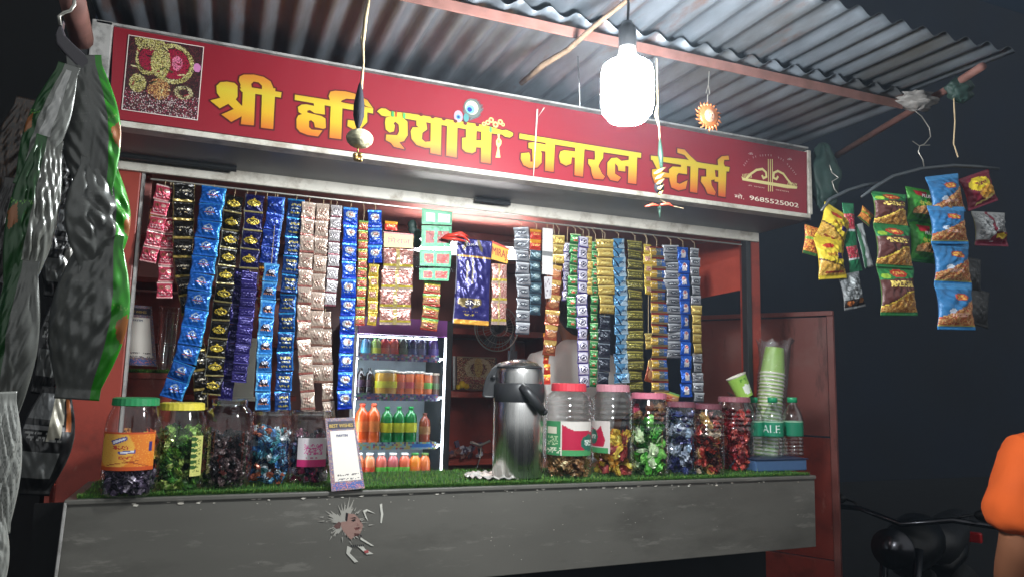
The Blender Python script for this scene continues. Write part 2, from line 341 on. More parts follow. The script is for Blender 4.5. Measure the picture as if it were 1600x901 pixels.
# white shutter lip, soffit
g = G(); g.box((-.33, YW-.016, H+.551), (1.875, YW+.0, H+.588)); g.build('head_strip', M_white, K, bevel=.003)
g = G(); g.quadslab([(-.335, YF+.045, H+.592), (1.90, YF+.045, H+.592), (1.88, YW-.012, H+.586), (-.335, YW-.012, H+.586)], (0, 0, .012)); g.build('shutter_soffit', M_soffit, K)
g = G(); g.tube([(-.33, YW-.045, H+.582), (.0, YW-.045, H+.582)], .009, 10); g.build('shutter_handle', M_blackpl, K)
g = G(); g.tube([(.72, YW-.04, H+.578), (.84, YW-.04, H+.578)], .008, 8); g.build('shutter_handle', M_blackpl, K)
g = G(); g.tube([(-.22, YW-.005, H+.535), (1.80, YW-.005, H+.535)], .003, 6); g.build('curtain_wire', M_wire, K)

# ------------------------------------------------------------------ signboard
S = empty('signboard', (.77, YF, H+.6), 'long red shop signboard with yellow Hindi lettering above the window', 'signboard')
S.location = (0, 0, 0)
SY = YF
def sp(px, py): return at(px, py, Y=SY)
g = G(); zb, zt = H+.600, H+.826
g.quadslab([(-.299, SY, zt+.002), (1.846, SY, zt-.008), (1.838, SY, zb-.002), (-.289, SY, zb)], (0, .04, 0))
g.build('board', mat('red_vinyl', C(138, 32, 44), .36, noise=.05, nscale=3, bump=.10, bscale=9, spec=.4), S)
g = G(); g.box((-.345, SY-.004, zb-.01), (-.300, SY+.1, zt+.012)); g.build('frame_end', M_alu, S, bevel=.003)
g = G(); g.box((-.372, SY+.006, zb+.03), (-.347, SY+.09, zt+.012)); g.build('frame_end', M_blackpl, S, bevel=.003)
g = G(); g.box((-.335, SY-.008, zb-.019), (1.848, SY+.04, zb-.004)); g.build('bottom_trim', M_white, S, bevel=.002)
g = G(); g.box((-.335, SY-.004, zt+.004), (1.85, SY+.04, zt+.010)); g.build('top_trim', M_alu, S)
g = G(); g.box((1.846, SY-.004, zb-.003), (1.862, SY+.04, zt)); g.build('frame_end', M_white, S, bevel=.003)
# --- lettering traced as outlines on the board's own plane
LET = []
def L_(ox, oy, sc, polys):
    out = [[(ox+x/sc, oy+y/sc) for x, y in P] for P in polys]; LET.append(out)
L_(300, 100, 6.435, [
 [(183,372),(285,345),(250,295),(246,225),(285,188),(350,182),(425,195),(458,225),(457,335),(440,362),(500,425),(520,430),(520,520),(490,535),(395,587),(295,512),(420,458),(365,405),(278,450)],
 [(512,250),(638,250),(622,622),(490,610),(500,530)], [(705,250),(838,250),(815,660),(692,645)],
 [(478,255),(560,235),(900,290),(893,343),(500,285)],
 [(490,215),(470,170),(480,130),(520,112),(620,112),(720,135),(790,180),(815,240),(820,290),(700,270),(705,225),(670,190),(620,182),(595,205),(600,240),(530,262),(500,262),(485,230)]])
L_(440, 120, 6.435, [
 [(132,185),(485,240),(600,262),(920,322),(918,375),(860,362),(610,322),(132,238)],
 [(320,255),(430,270),(435,385),(330,370),(285,340),(258,345),(258,365),(300,375),(400,400),(440,425),(445,520),(415,528),(335,512),(325,465),(295,440),(275,450),(275,510),(300,535),(410,545),(365,605),(260,590),(185,560),(150,520),(148,430),(165,395),(205,380),(170,360),(163,310),(200,285),(250,282),(325,298)],
 [(495,240),(612,262),(598,632),(480,618)],
 [(485,240),(472,200),(490,155),(540,145),(640,152),(730,175),(860,240),(915,320),(850,300),(730,230),(650,225),(600,245),(595,262)],
 [(735,320),(860,345),(860,460),(800,520),(815,600),(770,610),(720,535),(660,500),(665,440),(740,450),(745,420)]])
L_(580, 140, 6.667, [
 [(150,300),(200,285),(330,300),(375,340),(378,480),(340,540),(290,555),(345,625),(235,600),(205,560),(150,530),(155,475),(270,480),(290,440),(285,370),(250,340),(230,355),(245,380),(235,440),(190,452),(150,420),(143,350)],
 [(620,355),(728,372),(722,685),(615,665)],
 [(470,330),(570,345),(580,420),(530,455),(525,520),(560,550),(622,545),(622,612),(560,610),(470,580),(420,520),(410,440),(430,400),(500,400),(470,380)],
 [(790,385),(895,400),(888,712),(780,692)],
 [(1145,430),(1250,455),(1240,775),(1140,760)],
 [(985,410),(1095,425),(1090,535),(1150,535),(1150,610),(1090,605),(1085,650),(1050,668),(980,655),(945,620),(945,510),(985,505)],
 [(80,215),(105,200),(150,205),(190,232),(400,255),(1190,378),(1360,430),(1400,425),(1450,445),(1475,460),(1470,485),(1440,505),(1390,495),(1360,472),(1240,460),(800,385),(400,315),(190,285),(150,285),(105,275),(80,250),(60,235)]])
L_(790, 180, 6.93, [
 [(148,205),(760,305),(1465,415),(1460,468),(1050,405),(530,322),(145,258)],
 [(430,300),(530,315),(515,618),(425,605)],
 [(245,305),(300,300),(430,325),(440,400),(375,390),(388,420),(385,520),(340,570),(260,578),(190,545),(160,480),(165,420),(250,410),(262,440),(262,510),(290,510),(285,370),(245,360)],
 [(750,340),(850,355),(832,670),(742,655)], [(630,385),(750,400),(750,465),(712,460),(705,530),(650,552),(590,520),(575,450),(590,400)],
 [(960,370),(1055,385),(1050,470),(1015,520),(1000,560),(1040,640),(1070,670),(1050,700),(950,690),(930,640),(920,570),(890,530),(892,482),(960,490),(965,460)],
 [(1330,430),(1420,450),(1410,750),(1320,738)], [(1330,490),(1330,560),(1290,555),(1290,615),(1215,605),(1210,560),(1180,525),(1180,640),(1245,680),(1210,722),(1130,705),(1095,650),(1098,520),(1140,470),(1200,465),(1250,500)]])
L_(990, 200, 5.333, [
 [(140,235),(420,265),(560,295),(795,330),(790,368),(560,340),(140,270)],
 [(150,265),(215,275),(235,370),(330,390),(320,420),(240,415),(230,480),(170,460),(150,400),(150,350),(190,345)],
 [(390,280),(440,290),(440,390),(370,380),(355,400),(355,460),(380,470),(445,440),(430,510),(370,525),(310,500),(295,440),(290,350),(320,325),(390,330)],
 [(470,290),(535,300),(525,545),(465,535)], [(360,175),(420,185),(470,240),(530,295),(470,290),(420,230),(360,210)],
 [(600,330),(670,340),(680,430),(640,440),(645,480),(680,540),(670,565),(610,550),(590,500),(555,450),(560,410),(600,410)],
 [(700,340),(768,350),(760,580),(700,570)], [(670,410),(710,415),(710,455),(670,450)],
 [(700,340),(695,270),(730,240),(785,235),(790,270),(750,270),(745,300),(765,350)]])
m = bpy.data.materials.new('letter_gold'); m.use_nodes = True; nt = m.node_tree; N = nt.nodes
ge = N.new('ShaderNodeNewGeometry'); sx = N.new('ShaderNodeSeparateXYZ'); nt.links.new(ge.outputs['Position'], sx.inputs[0])
mr = N.new('ShaderNodeMapRange'); mr.inputs[1].default_value = zb+.01; mr.inputs[2].default_value = zb+.155; nt.links.new(sx.outputs[2], mr.inputs[0])
cr = N.new('ShaderNodeValToRGB'); nt.links.new(mr.outputs[0], cr.inputs[0]); e = cr.color_ramp.elements
e[0].position = .06; e[0].color = (*C(196, 84, 36), 1); e[1].position = 1; e[1].color = (*C(200, 130, 44), 1)
e2 = e.new(.42); e2.color = (*C(210, 166, 40), 1); e3 = e.new(.72); e3.color = (*C(200, 178, 50), 1)
nt.links.new(cr.outputs[0], N['Principled BSDF'].inputs['Base Color']); N['Principled BSDF'].inputs['Roughness'].default_value = .35
M_gold = m
ol = G(); k = 0
words = ['shri', 'hari', 'shyam', 'general', 'stores']
for W_ in LET:
    lg = G()
    for P in W_:
        Q = [sp(*p) for p in P]; lg.poly(Q, (0, -.0016-.00006*k, 0)); k += 1
        for a, b in zip(Q, Q[1:]+Q[:1]):
            d = (b-a); L0 = d.length
            if L0 < 1e-5: continue
            d.normalize(); nn = Vector((-d.z, 0, d.x))*.0042; d2 = d*.003
            off = Vector((0, -.0004-.0000022*len(ol.F), 0))
            ol.add([a-d2-nn+off, b+d2-nn+off, b+d2+nn+off, a-d2+nn+off], [(0, 1, 2, 3)])
    lg.build('lettering', M_gold, S)
ol.build('letter_outline', mat('outline', C(84, 22, 22), .4), S)
# flute stops, bands, feather, tassel
g = G(); o3 = lambda x, y: sp(580+x/6.667, 140+y/6.667)
def disc(g, c, rx, ry, off, col, n=14, rot=0):
    g.poly([Vector((c.x+rx*math.cos(t)*math.cos(rot)-ry*math.sin(t)*math.sin(rot), c.y, c.z+rx*math.cos(t)*math.sin(rot)+ry*math.sin(t)*math.cos(rot))) for t in [2*math.pi*i/n for i in range(n)]], (0, -off, 0), col=col)
px = mpp(700, 200, SY)
for x, y in ((515,268),(635,292),(752,314),(872,338),(975,360),(1100,376)): g = G(); disc(g, o3(x, y), 3.2*px, 2.8*px, .0052, C(90, 20, 26)); g.build('flute_hole', M_vinyl, S)
for x, y in ((220, 262), (340, 282), (1238, 425)):
    g = G(); a = o3(x, y); g.poly([a+Vector((-2*px, 0, -4.2*px)), a+Vector((2*px, 0, -4.5*px)), a+Vector((2*px, 0, 3.8*px)), a+Vector((-2*px, 0, 4.2*px))], (0, -.0055, 0), col=C(70, 160, 90)); g.build('flute_band', M_vinyl, S)
g = G(); a = o3(258, 265); g.poly([a+Vector((-px, 0, -4*px)), a+Vector((px, 0, -4.2*px)), a+Vector((px, 0, 4*px)), a+Vector((-px, 0, 4*px))], (0, -.0056, 0), col=C(190, 60, 30)); g.build('flute_band', M_vinyl, S); g = G()
g.poly([o3(*p) for p in ((1310,470),(1335,470),(1330,510),(1352,540),(1350,575),(1326,610),(1340,715),(1290,715),(1312,610),(1296,575),(1296,540),(1316,510))], (0, -.004, 0), col=C(214, 190, 120))
disc(g, o3(1322, 548), 2*px, 3*px, .0045, C(120, 150, 60))
g.build('tassel', M_vinyl, S); g = G()
for x, y, r_ in ((1170,365,3.4),(1210,350,4),(1245,325,4.4),(1290,372,5),(1340,345,4.4),(1368,372,3)):
    disc(g, o3(x, y), r_*px, r_*px, .0040+.00001*x/100, C(222, 200, 120)); disc(g, o3(x, y), r_*.5*px, r_*.5*px, .0044, C(150, 60, 40))
g.build('scroll', M_vinyl, S); g = G()
rs = np.random.RandomState(3)
for k2 in range(95):     # feather barbs
    t = rs.uniform(-.9, 3.6); c0 = o3(1010, 330); c1 = o3(1060+rs.uniform(90, 112)*math.cos(t), 205-rs.uniform(90, 118)*math.sin(t)); d = (c1-c0).normalized(); nn = Vector((-d.z, 0, d.x))*.0011
    mm = c0.lerp(c1, rs.uniform(.1, .4)); g.poly([mm-nn, c1-nn*.4, c1+nn*.4, mm+nn], (0, -.0012-.000008*k2, 0), col=random.choice([C(88, 92, 88), C(70, 84, 92), C(110, 100, 110), C(60, 66, 62)]))
for k2, (x, y, rx, ry, c) in enumerate([(1050,200,12.5,14,C(96,104,100)),(1045,195,9.5,10,C(206,210,170)),(1030,212,6.5,6.5,C(110,190,190)),(1022,214,3.6,3.6,C(30,50,130)),(905,285,6.5,8.5,C(176,140,160)),(905,292,3.6,3.8,C(90,150,160)),(905,292,2,2,C(30,50,120)),(985,300,4,6,C(70,130,130))]): disc(g, o3(x, y), rx*px*1.15, ry*px*1.15, .0024+.0002*k2, c)
g.build('peacock_feather', M_vinyl, S)
# bow emblem, phone number, small arcs of script
g = G(); o6 = lambda x, y: sp(1130+x/6.433, 210+y/6.433); cre = C(222, 208, 140)
g.poly([o6(*p) for p in ((180,425),(200,440),(700,520),(742,528),(735,550),(640,545),(190,465))], (0, -.0018, 0), col=cre)
def ribbon(P, w, off, col):
    for i, (a, b) in enumerate(zip(P, P[1:])):
        a, b = o6(*a), o6(*b); d = (b-a).normalized(); nn = Vector((-d.z, 0, d.x))*w*px*.5; g.poly([a-nn-d*w*px*.3, b-nn+d*w*px*.3, b+nn+d*w*px*.3, a+nn-d*w*px*.3], (0, -off-.00003*i, 0), col=col)
ribbon([(230,445),(275,400),(330,362),(390,352),(425,385),(430,430),(400,445),(388,420)], 4.2, .0021, cre)
ribbon([(680,500),(640,455),(600,400),(545,372),(505,390),(500,440),(530,455),(545,430)], 4.2, .0021, cre)
for x in (448, 468, 488): ribbon([(x, 255), (x+2, 575)], 1.7, .0026, cre)
for x in range(195, 285, 14): ribbon([(x, 440), (x-6, 405-(x-190)*.1)], 1.3, .003, cre)
for x in range(640, 735, 14): ribbon([(x, 520), (x+10, 480+(x-640)*.25)], 1.3, .003, cre)
txt = G(); up = Vector((0, 0, 1)); ivory = C(226, 214, 196)
a, b = o6(112, 640), o6(208, 655); text_between(txt, 'मो.', a, b, up, .0155, col=ivory)
a, b = o6(265, 660), o6(755, 738); text_between(txt, '9685525002', a, b, up, .0150, col=ivory, bold=.0006)
arc1 = ['ह','ा','र','े',' ','क','ा',' ','स','ह','ा','र','ा',' ',' ','ख','ा','ट',' ','म','ह','ा','र','ा','ज']
arcP = [(215,320),(245,280),(290,250),(340,232),(390,225),(450,222),(510,228),(560,248),(610,278),(650,325),(690,370),(720,410)]
def arcpt(t):
    q = t*(len(arcP)-1); i = min(int(q), len(arcP)-2); f = q-i; a, b = o6(*arcP[i]), o6(*arcP[i+1]); return a.lerp(b, f), (b-a).normalized()
for i, ch in enumerate(arc1):
    if ch == ' ': continue
    p_, d = arcpt(i/(len(arc1)-1)); text_between(txt, ch, p_-d*.0022, p_+d*.0022, Vector((-d.z, 0, d.x)), .0062, col=C(190, 170, 160))
for (x, y) in ((250, 205), (640, 260)): text_between(txt, 'ॐ', o6(x, y), o6(x+48, y+8), up, .0085, col=C(200, 180, 170))
text_between(txt, 'ॐ शयाम', o6(245, 520), o6(415, 548), up, .0050, col=C(200, 170, 150)); text_between(txt, 'शरणम', o6(525, 565), o6(660, 588), up, .0046, col=C(200, 170, 150))
txt.build('small_lettering', M_vinyl, S); g.build('bow_emblem', M_vinyl, S)
# printed photograph of a garlanded shrine on the sign
Pn = Paint(96, 104, (58, 30, 34)); yl = [(196,190,120),(170,160,84),(214,206,150),(120,110,50)]
Pn.speck(0, 0, 1, 1, [(52,26,32),(74,28,40),(40,34,30),(96,40,48),(30,30,26)], .9)
Pn.speck(0, .7, 1, 1, [(120,24,50),(84,20,36),(160,60,84),(200,190,190),(60,30,36)], .55)
rg = lambda cx, cy, rx, ry, inn: (lambda X, Y_: (((X-cx)/rx)**2+((Y_-cy)/ry)**2 < 1) & (((X-cx)/rx)**2+((Y_-cy)/ry)**2 > inn))
Pn.ell(.62, .3, .2, .2, (150, 24, 54)).ell(.3, .28, .14, .16, (150, 26, 56)).ell(.66, .28, .07, .1, (220, 120, 150))
Pn.speck(0, 0, 1, 1, yl, .95, rg(.60, .30, .29, .27, .62)); Pn.speck(0, 0, 1, 1, yl, .95, rg(.28, .26, .17, .24, .6)); Pn.speck(0, 0, 1, 1, yl, .95, rg(.46, .30, .11, .22, 0))
Pn.speck(0, 0, 1, 1, yl, .7, rg(.28, .06, .2, .1, 0))
Pn.speck(0, 0, 1, 1, [(190,140,80),(150,96,60),(210,180,120),(120,60,40)], .95, rg(.45, .66, .15, .14, 0))
Pn.speck(0, 0, 1, 1, yl, .95, rg(.17, .62, .11, .12, 0)); Pn.speck(0, 0, 1, 1, [(206,200,160),(170,160,110),(120,110,70)], .95, rg(.78, .66, .13, .09, .25))
Pn.speck(.05, .05, .95, .95, [(40, 26, 28), (90, 60, 40), (60, 24, 34)], .22); Pn.speck(.1, .74, .9, .98, [(210, 204, 196), (180, 160, 150)], .10)
for _k in range(26): _x, _y = rng.uniform(.1, .9), rng.uniform(.05, .9); Pn.line(_x, _y, _x+rng.uniform(-.09, .09), _y+rng.uniform(-.05, .05), .008, [(30, 22, 22), (206, 200, 150), (140, 30, 50), (60, 70, 40)][rng.randint(4)])
Pn.vary(.28)
Pn.ell(.93, .3, .05, .06, (206, 130, 180)); Pn.rect(0, 0, 1, .012, (230,220,210)).rect(0, .988, 1, 1, (230,220,210)).rect(0, 0, .014, 1, (230,220,210)).rect(.986, 0, 1, 1, (230,220,210))
panel(Pn, [sp(201, 55), sp(319, 74), sp(309, 189), sp(190, 172)], S, 'printed_photo', M_vinyl, off=(0, -.0022, 0))
# paint drip
g = G(); a = sp(838, 172); b = sp(832, 278); g.poly([a+Vector((-.002, 0, 0)), a+Vector((.003, 0, 0)), b+Vector((.001, 0, 0)), b+Vector((-.001, 0, 0))], (0, -.007, 0)); a2 = sp(848, 170); g.poly([a2, a2+Vector((.004, 0, .001)), sp(838, 186)+Vector((0, 0, 0))], (0, -.0072, 0)); g.build('dried_drip', M_white, S)

# ------------------------------------------------------------------ corrugated canopy
CA = empty('tin_canopy', (0, 0, 0), 'corrugated tin canopy sheets sloping over the sign on a rusty beam', 'canopy')
RZ = lambda y: H+.858+.022*(y-1.5)
def corr(x0, x1, y0, y1, dz, pitch=.0735, amp=.0095, jag=.0, skew=0):
    nx = int((x1-x0)/pitch*10); ny = 14; g = G(); V = []
    for j in range(ny+1):
        for i in range(nx+1):
            x = x0+(x1-x0)*i/nx; y = y0+(y1-y0)*j/ny+(jag*math.sin(x*9)*(1 if j in (0,) else 0)); z = RZ(y)+dz+amp*math.cos(2*math.pi*(x)/pitch)+.002*math.sin(x*5+y*3)
            V.append((x+skew*(y-y0), y, z))
    n1 = len(V); V += [(v[0], v[1], v[2]+.0012) for v in V]
    F = [(j*(nx+1)+i, (j+1)*(nx+1)+i, (j+1)*(nx+1)+i+1, j*(nx+1)+i+1) for j in range(ny) for i in range(nx)]
    F2 = [tuple(n1+k for k in f[::-1]) for f in F]
    rim = list(range(nx+1))
    F3 = [(i, i+1, n1+i+1, n1+i) for i in range(nx)]+[((ny*(nx+1))+i+1, (ny*(nx+1))+i, n1+(ny*(nx+1))+i, n1+(ny*(nx+1))+i+1) for i in range(nx)]
    F3 += [(j*(nx+1)+nx, (j+1)*(nx+1)+nx, n1+(j+1)*(nx+1)+nx, n1+j*(nx+1)+nx) for j in range(ny)]
    return g.add(V, F+F2+F3)
corr(-.345, .42, 1.42, 2.35, .006).build('roof_sheet', M_galv, CA, smooth=True)
corr(.40, 1.90, 1.47, 2.35, .010).build('roof_sheet', M_galv, CA, smooth=True)
corr(-.345, .48, .95, 1.52, .026, jag=.01).build('roof_sheet', M_galv, CA, smooth=True)
corr(.46, 1.86, 1.19, 1.53, .030, jag=.006).build('roof_sheet', M_galv, CA, smooth=True)
b0, b1 = at(500, -2, Y=1.5), at(1402, 181, Y=1.5)
zb_ = RZ(1.5)-.011
g = G(); g.box((-.40, 1.48, zb_-.026), (b1.x, 1.484, zb_)); g.box((-.40, 1.484, zb_-.004), (b1.x, 1.51, zb_)); g.build('beam', M_rust, CA, bevel=.001)
g = G(); g.box((-.40, .98, RZ(1)-.024), (.5, 1.01, RZ(1)+.012)); g.build('beam', M_rust, CA, bevel=.001)
g = G(); p0 = at(1308, 243, Y=1.95); p1 = at(1470, 146, Y=1.46); p2 = at(1535, 104, Y=1.24); g.tube([p0, p1, p2], .011, 10); g.build('side_pole', M_rust, CA, smooth=True)
g = G(); g.tube([at(128, 62, Y=1.66), at(112, -6, Y=1.45)], .022, 10); g.build('side_pole', M_rust, CA, smooth=True)
st = G(); P = [at(814, 131, Y=1.66), at(848, 102, Y=1.57), at(888, 78, Y=1.50), at(930, 40, Y=1.40), at(985, -5, Y=1.3)]; P = [Vector((p.x, p.y, min(p.z, RZ(p.y)-.012))) for p in P]
st.tube(P, [.006, .008, .007, .006, .005], 8); o = st.build('wooden_stick', M_wood, smooth=True); tag(o, 'dry crooked branch wedged between the tin roof and its beam', 'stick')

# ------------------------------------------------------------------ bulb
BY = 1.20
bp = at(980, 192, Y=BY); bt = at(978, 101, Y=BY); hb = bt.z-bp.z; rb = 41*mpp(980, 145, BY)
B = empty('led_bulb', (bp.x, BY, bp.z), 'glowing white LED bulb hanging under the canopy', 'lamp')
g = G(); g.lathe([(0, 0), (rb*.35, .001), (rb*.7, .006), (rb*.92, .02), (rb, .04), (rb*1.0, hb*.62), (rb*.985, hb*.85), (rb*.93, hb*.95), (rb*.8, hb), (0, hb)], n=36); g.build('diffuser', M_bulb, B, smooth=True)
g = G(); g.lathe([(rb*.7, hb+.001), (rb*.5, hb+.010), (rb*.36, hb+.022), (.016, hb+.04), (.016, hb+.06), (0, hb+.06)], n=24); g.build('base', M_alu, B, smooth=True)
g = G(); g.lathe([(.018, hb+.035), (.018, hb+.075), (.010, hb+.09), (0, hb+.09)], n=20); g.tube([(0, 0, hb+.08), (.002, .0, hb+.12), (0, 0, RZ(BY)+.04-bp.z)], .003, 6); g.build('holder', M_blackpl, B, smooth=True)
g = G(); g.tube([at(903, 88, Y=1.60), at(905, 130, Y=1.60), at(906, 168, Y=1.62)], .0018, 5); o = g.build('loose_wire', M_blackpl); tag(o, 'thin dark wire dangling from the canopy left of the bulb', 'wire')

# ------------------------------------------------------------------ hanging charms
def P_(px_, py_, Y): return at(px_, py_, Y=Y)
y0 = 1.44
A = empty('hanging_charm', P_(570, 5, y0), 'black cloth bundle and dried gourd charm on a twine from the beam', 'charm', 'charms hanging from the canopy'); O = A.location.copy()
g = G(); g.tube([P_(577, -4, y0)-O, P_(571, 30, y0)-O, P_(567, 70, y0)-O, P_(568, 100, y0)-O, P_(564, 140, y0)-O], [.003, .0045, .0035, .002, .004], 6)
g.tube([P_(572, 28, y0)-O, P_(564, 60, y0)-O, P_(569, 98, y0)-O], .002, 5); g.build('twine', M_twine, A, smooth=True)
g = G(); m_ = mpp(562, 170, y0); c = P_(561, 168, y0)-O
g.lathe([(.001, -38*m_), (5*m_, -28*m_), (8.5*m_, -14*m_), (8.5*m_, 4*m_), (6*m_, 20*m_), (3*m_, 36*m_), (0, 42*m_)], c, 12); g.build('cloth_bundle', mat('black_cloth', C(24, 26, 38), .75, bump=.8, bscale=60), A, smooth=True)
g = G(); c = P_(562, 217, y0)-O
g.ball(c, 21*m_, 22, 12, (1, .9, .72)); g.build('gourd', mat('pale_gourd', C(206, 200, 164), .7, noise=.35, nscale=60, bump=1, bscale=60, stretch=(1, 1, 3)), A, smooth=True)
g = G(); g.tube([P_(559, 230, y0)-O, P_(559, 240, y0)-O], .002, 5); [g.ball(P_(559+dx, 245+dy, y0)-O, 4.2*m_) for dx, dy in ((-4, -2), (4, -2), (0, 4), (-3, 3), (4, 5))]; g.build('bells', mat('dull_brass', C(190, 160, 100), .35, .8), A, smooth=True)
y0 = 1.47
A = empty('hanging_charm', P_(1108, 118, y0), 'orange terracotta sun face ornament on a wire loop from the beam', 'charm', 'charms hanging from the canopy'); O = A.location.copy(); m_ = mpp(1108, 180, y0)
g = G(); g.tube([P_(1108, 112, y0)-O, P_(1107, 132, y0)-O, P_(1103, 146, y0)-O, P_(1109, 148, y0)-O, P_(1107, 134, y0)-O], .0009, 5); g.tube([P_(1106, 148, y0)-O, P_(1105, 163, y0)-O], .0012, 5); g.build('wire_loop', M_wire, A)
c = P_(1107, 182, y0)-O; Mx = rotm(R(90), 0, 0)
g = G(); g.lathe([(0, -.004), (12*m_, -.004), (15*m_, -.002), (16.5*m_, -.006), (18*m_, 0), (16*m_, .005), (0, .005)], c, 28, Mx)
for k in range(20):
    a = 2*math.pi*k/20; L0 = (26 if k % 2 else 23)*m_; q = a+.12
    g.tube([c+Vector((math.cos(a)*15*m_, 0, math.sin(a)*15*m_)), c+Vector((math.cos(q)*20*m_, 0, math.sin(q)*20*m_)), c+Vector((math.cos(a)*L0, 0, math.sin(a)*L0))], [2.4*m_, 1.9*m_, .3*m_], 5)
g.build('sun_disc', mat('terracotta_gold', C(206, 122, 70), .35, .4, noise=.2, nscale=90), A, smooth=True)
g = G(); g.ball(c+Vector((0, -.005, 0)), 9.5*m_, 14, 10, (1, .35, 1.1)); g.ball(c+Vector((0, -.010, -.001)), 2*m_, sc=(1, 1, 2)); g.tube([c+Vector((-4*m_, -.0095, -5*m_)), c+Vector((0, -.0105, -6*m_)), c+Vector((4*m_, -.0095, -5*m_))], .8*m_, 5)
for s in (-1, 1): g.ball(c+Vector((s*4*m_, -.0095, 3*m_)), 1.5*m_, sc=(1.4, .6, .7))
g.build('face', mat('terracotta_pink', C(214, 160, 130), .4, .3), A, smooth=True)
y0 = 1.45
A = empty('hanging_charm', P_(1027, 95, y0), 'lemon and chilli string with a dark knot and red chilli hanging right of the bulb', 'charm', 'charms hanging from the canopy'); O = A.location.copy(); m_ = mpp(1028, 250, y0)
g = G(); g.tube([P_(1026, 92, y0)-O, P_(1028, 170, y0)-O], .0016, 5); g.tube([P_(1027, 166, y0)-O, P_(1025, 180, y0)-O, P_(1030, 200, y0)-O, P_(1031, 225, y0)-O], [.003, .005, .002, .002], 6); g.tube([P_(1031, 312, y0)-O, P_(1050, 322, y0)-O, P_(1068, 326, y0)-O], .0008, 4); g.build('thread', M_twine, A)
g = G(); g.tube([P_(1031, 215, y0)-O, P_(1032, 240, y0)-O, P_(1034, 268, y0)-O], [.002, 4.5*m_, 2*m_], 7); g.tube([P_(1030, 322, y0)-O, P_(1031, 342, y0)-O], [3*m_, .4*m_], 6); g.build('dry_chilli', mat('dark_green_chilli', C(44, 70, 58), .4), A, smooth=True)
g = G()
for k in range(5): g.tube([P_(1022+k*2, 272+k*8, y0-.01)-O, P_(1030, 268+k*9, y0-.016)-O, P_(1040-k, 262+k*9, y0-.008)-O], [1*m_, 3*m_, 1*m_], 6)
g.build('lemon_peel', mat('tan_peel', C(196, 170, 110), .7), A, smooth=True)
g = G(); g.ball(P_(1030, 293, y0)-O, 8*m_, sc=(1, 1, 1.2)); g.build('dark_knot', mat('charcoal_lump', C(26, 26, 34), .7), A, smooth=True)
g = G(); g.tube([P_(1008, 323, y0-.01)-O, P_(1020, 320, y0-.01)-O, P_(1030, 322, y0-.01)-O], [.8*m_, 2.6*m_, 1.5*m_], 6); g.tube([P_(1032, 320, y0-.01)-O, P_(1044, 319, y0-.01)-O, P_(1054, 324, y0-.01)-O], [1.5*m_, 2.6*m_, .8*m_], 6); g.build('red_chilli', mat('red_chilli', C(200, 72, 50), .4), A, smooth=True)

# ------------------------------------------------------------------ sachet styles
def base(c, n=22, m=22): return Paint(n, m, c)
def S_pink():
    p = base((196, 70, 92)); p.rect(0, 0, 1, .1, (226, 196, 190)).rect(0, .9, 1, 1, (232, 170, 170)); p.ell(.3, .34, .17, .13, (150, 84, 70)).ell(.7, .34, .17, .13, (214, 170, 160)); p.marks(.1, .58, .9, .66, (236, 200, 200)).marks(.15, .74, .85, .82, (236, 190, 196)); return p
def S_blackgold():
    p = base((26, 22, 20)); p.rect(0, .88, 1, 1, (160, 138, 72)).rect(0, 0, .04, 1, (120, 104, 60)).rect(.96, 0, 1, 1, (120, 104, 60)); p.marks(.2, .36, .8, .46, (190, 180, 160), .6).marks(.3, .55, .7, .6, (170, 150, 110)); return p
def S_blue():
    p = base((22, 90, 176)); p.rect(0, 0, 1, .06, (40, 130, 200)).rect(.9, 0, 1, 1, (60, 150, 214)); p.marks(.3, .35, .7, .46, (210, 216, 220)); p.line(.3, .52, .7, .52, .03, (200, 120, 100)); p.marks(.35, .58, .65, .66, (190, 200, 210)); p.line(.5, .2, .36, .34, .03, (150, 170, 190)).line(.5, .2, .64, .34, .03, (150, 170, 190)); return p
def S_oval(b=(22, 20, 18)):
    p = base(b); p.rect(0, .92, 1, 1, (150, 138, 90)).ell(.5, .5, .36, .17, (206, 178, 60)).ell(.5, .5, .29, .11, (40, 34, 18)); p.marks(.28, .44, .74, .58, (222, 200, 90), .6); p.ell(.5, .26, .05, .05, (206, 178, 60)); p.rect(0, 0, .05, 1, (150, 150, 140)); return p
def S_navyoval(): return S_oval((24, 22, 72))
def S_purple():
    p = base((42, 34, 104)); p.rect(0, .9, 1, 1, (84, 78, 150)); p.marks(.2, .3, .8, .4, (130, 124, 180), .5).marks(.2, .6, .8, .66, (110, 104, 170), .5); return p
def S_royal():
    p = base((28, 58, 150)); p.rect(.86, 0, 1, 1, (90, 140, 214)).rect(0, 0, 1, .05, (70, 110, 190)); p.marks(.2, .4, .75, .55, (110, 130, 190), .45); p.marks(.2, .7, .7, .75, (90, 110, 180), .5); return p
def S_lblue():
    p = base((52, 130, 214)); p.rect(0, 0, 1, .14, (96, 176, 236)).rect(0, .9, 1, 1, (60, 150, 226)).rect(0, 0, .12, 1, (110, 186, 240)); p.ell(.5, .55, .3, .2, (44, 40, 60)).ell(.58, .45, .22, .1, (206, 210, 226)).marks(.2, .62, .85, .72, (220, 150, 110), .5); return p
def S_bluey():
    p = base((20, 58, 118)); p.rect(0, 0, 1, .07, (40, 140, 200)).rect(.9, 0, 1, 1, (40, 110, 180)); p.marks(.18, .26, .82, .4, (206, 190, 110), .62).marks(.22, .5, .78, .58, (180, 180, 160), .6).marks(.2, .74, .8, .84, (190, 176, 90), .6); return p
def S_beige(r=(160, 96, 88)):
    p = base((206, 184, 168)); p.rect(0, .88, 1, 1, r).rect(0, 0, 1, .06, (222, 204, 190)); p.marks(.25, .3, .75, .42, r, .6).ell(.5, .55, .26, .12, (180, 150, 134)); p.marks(.3, .5, .7, .6, (112, 80, 76), .5); return p
def S_kraft(): return S_beige((150, 110, 96)).vary(.1)
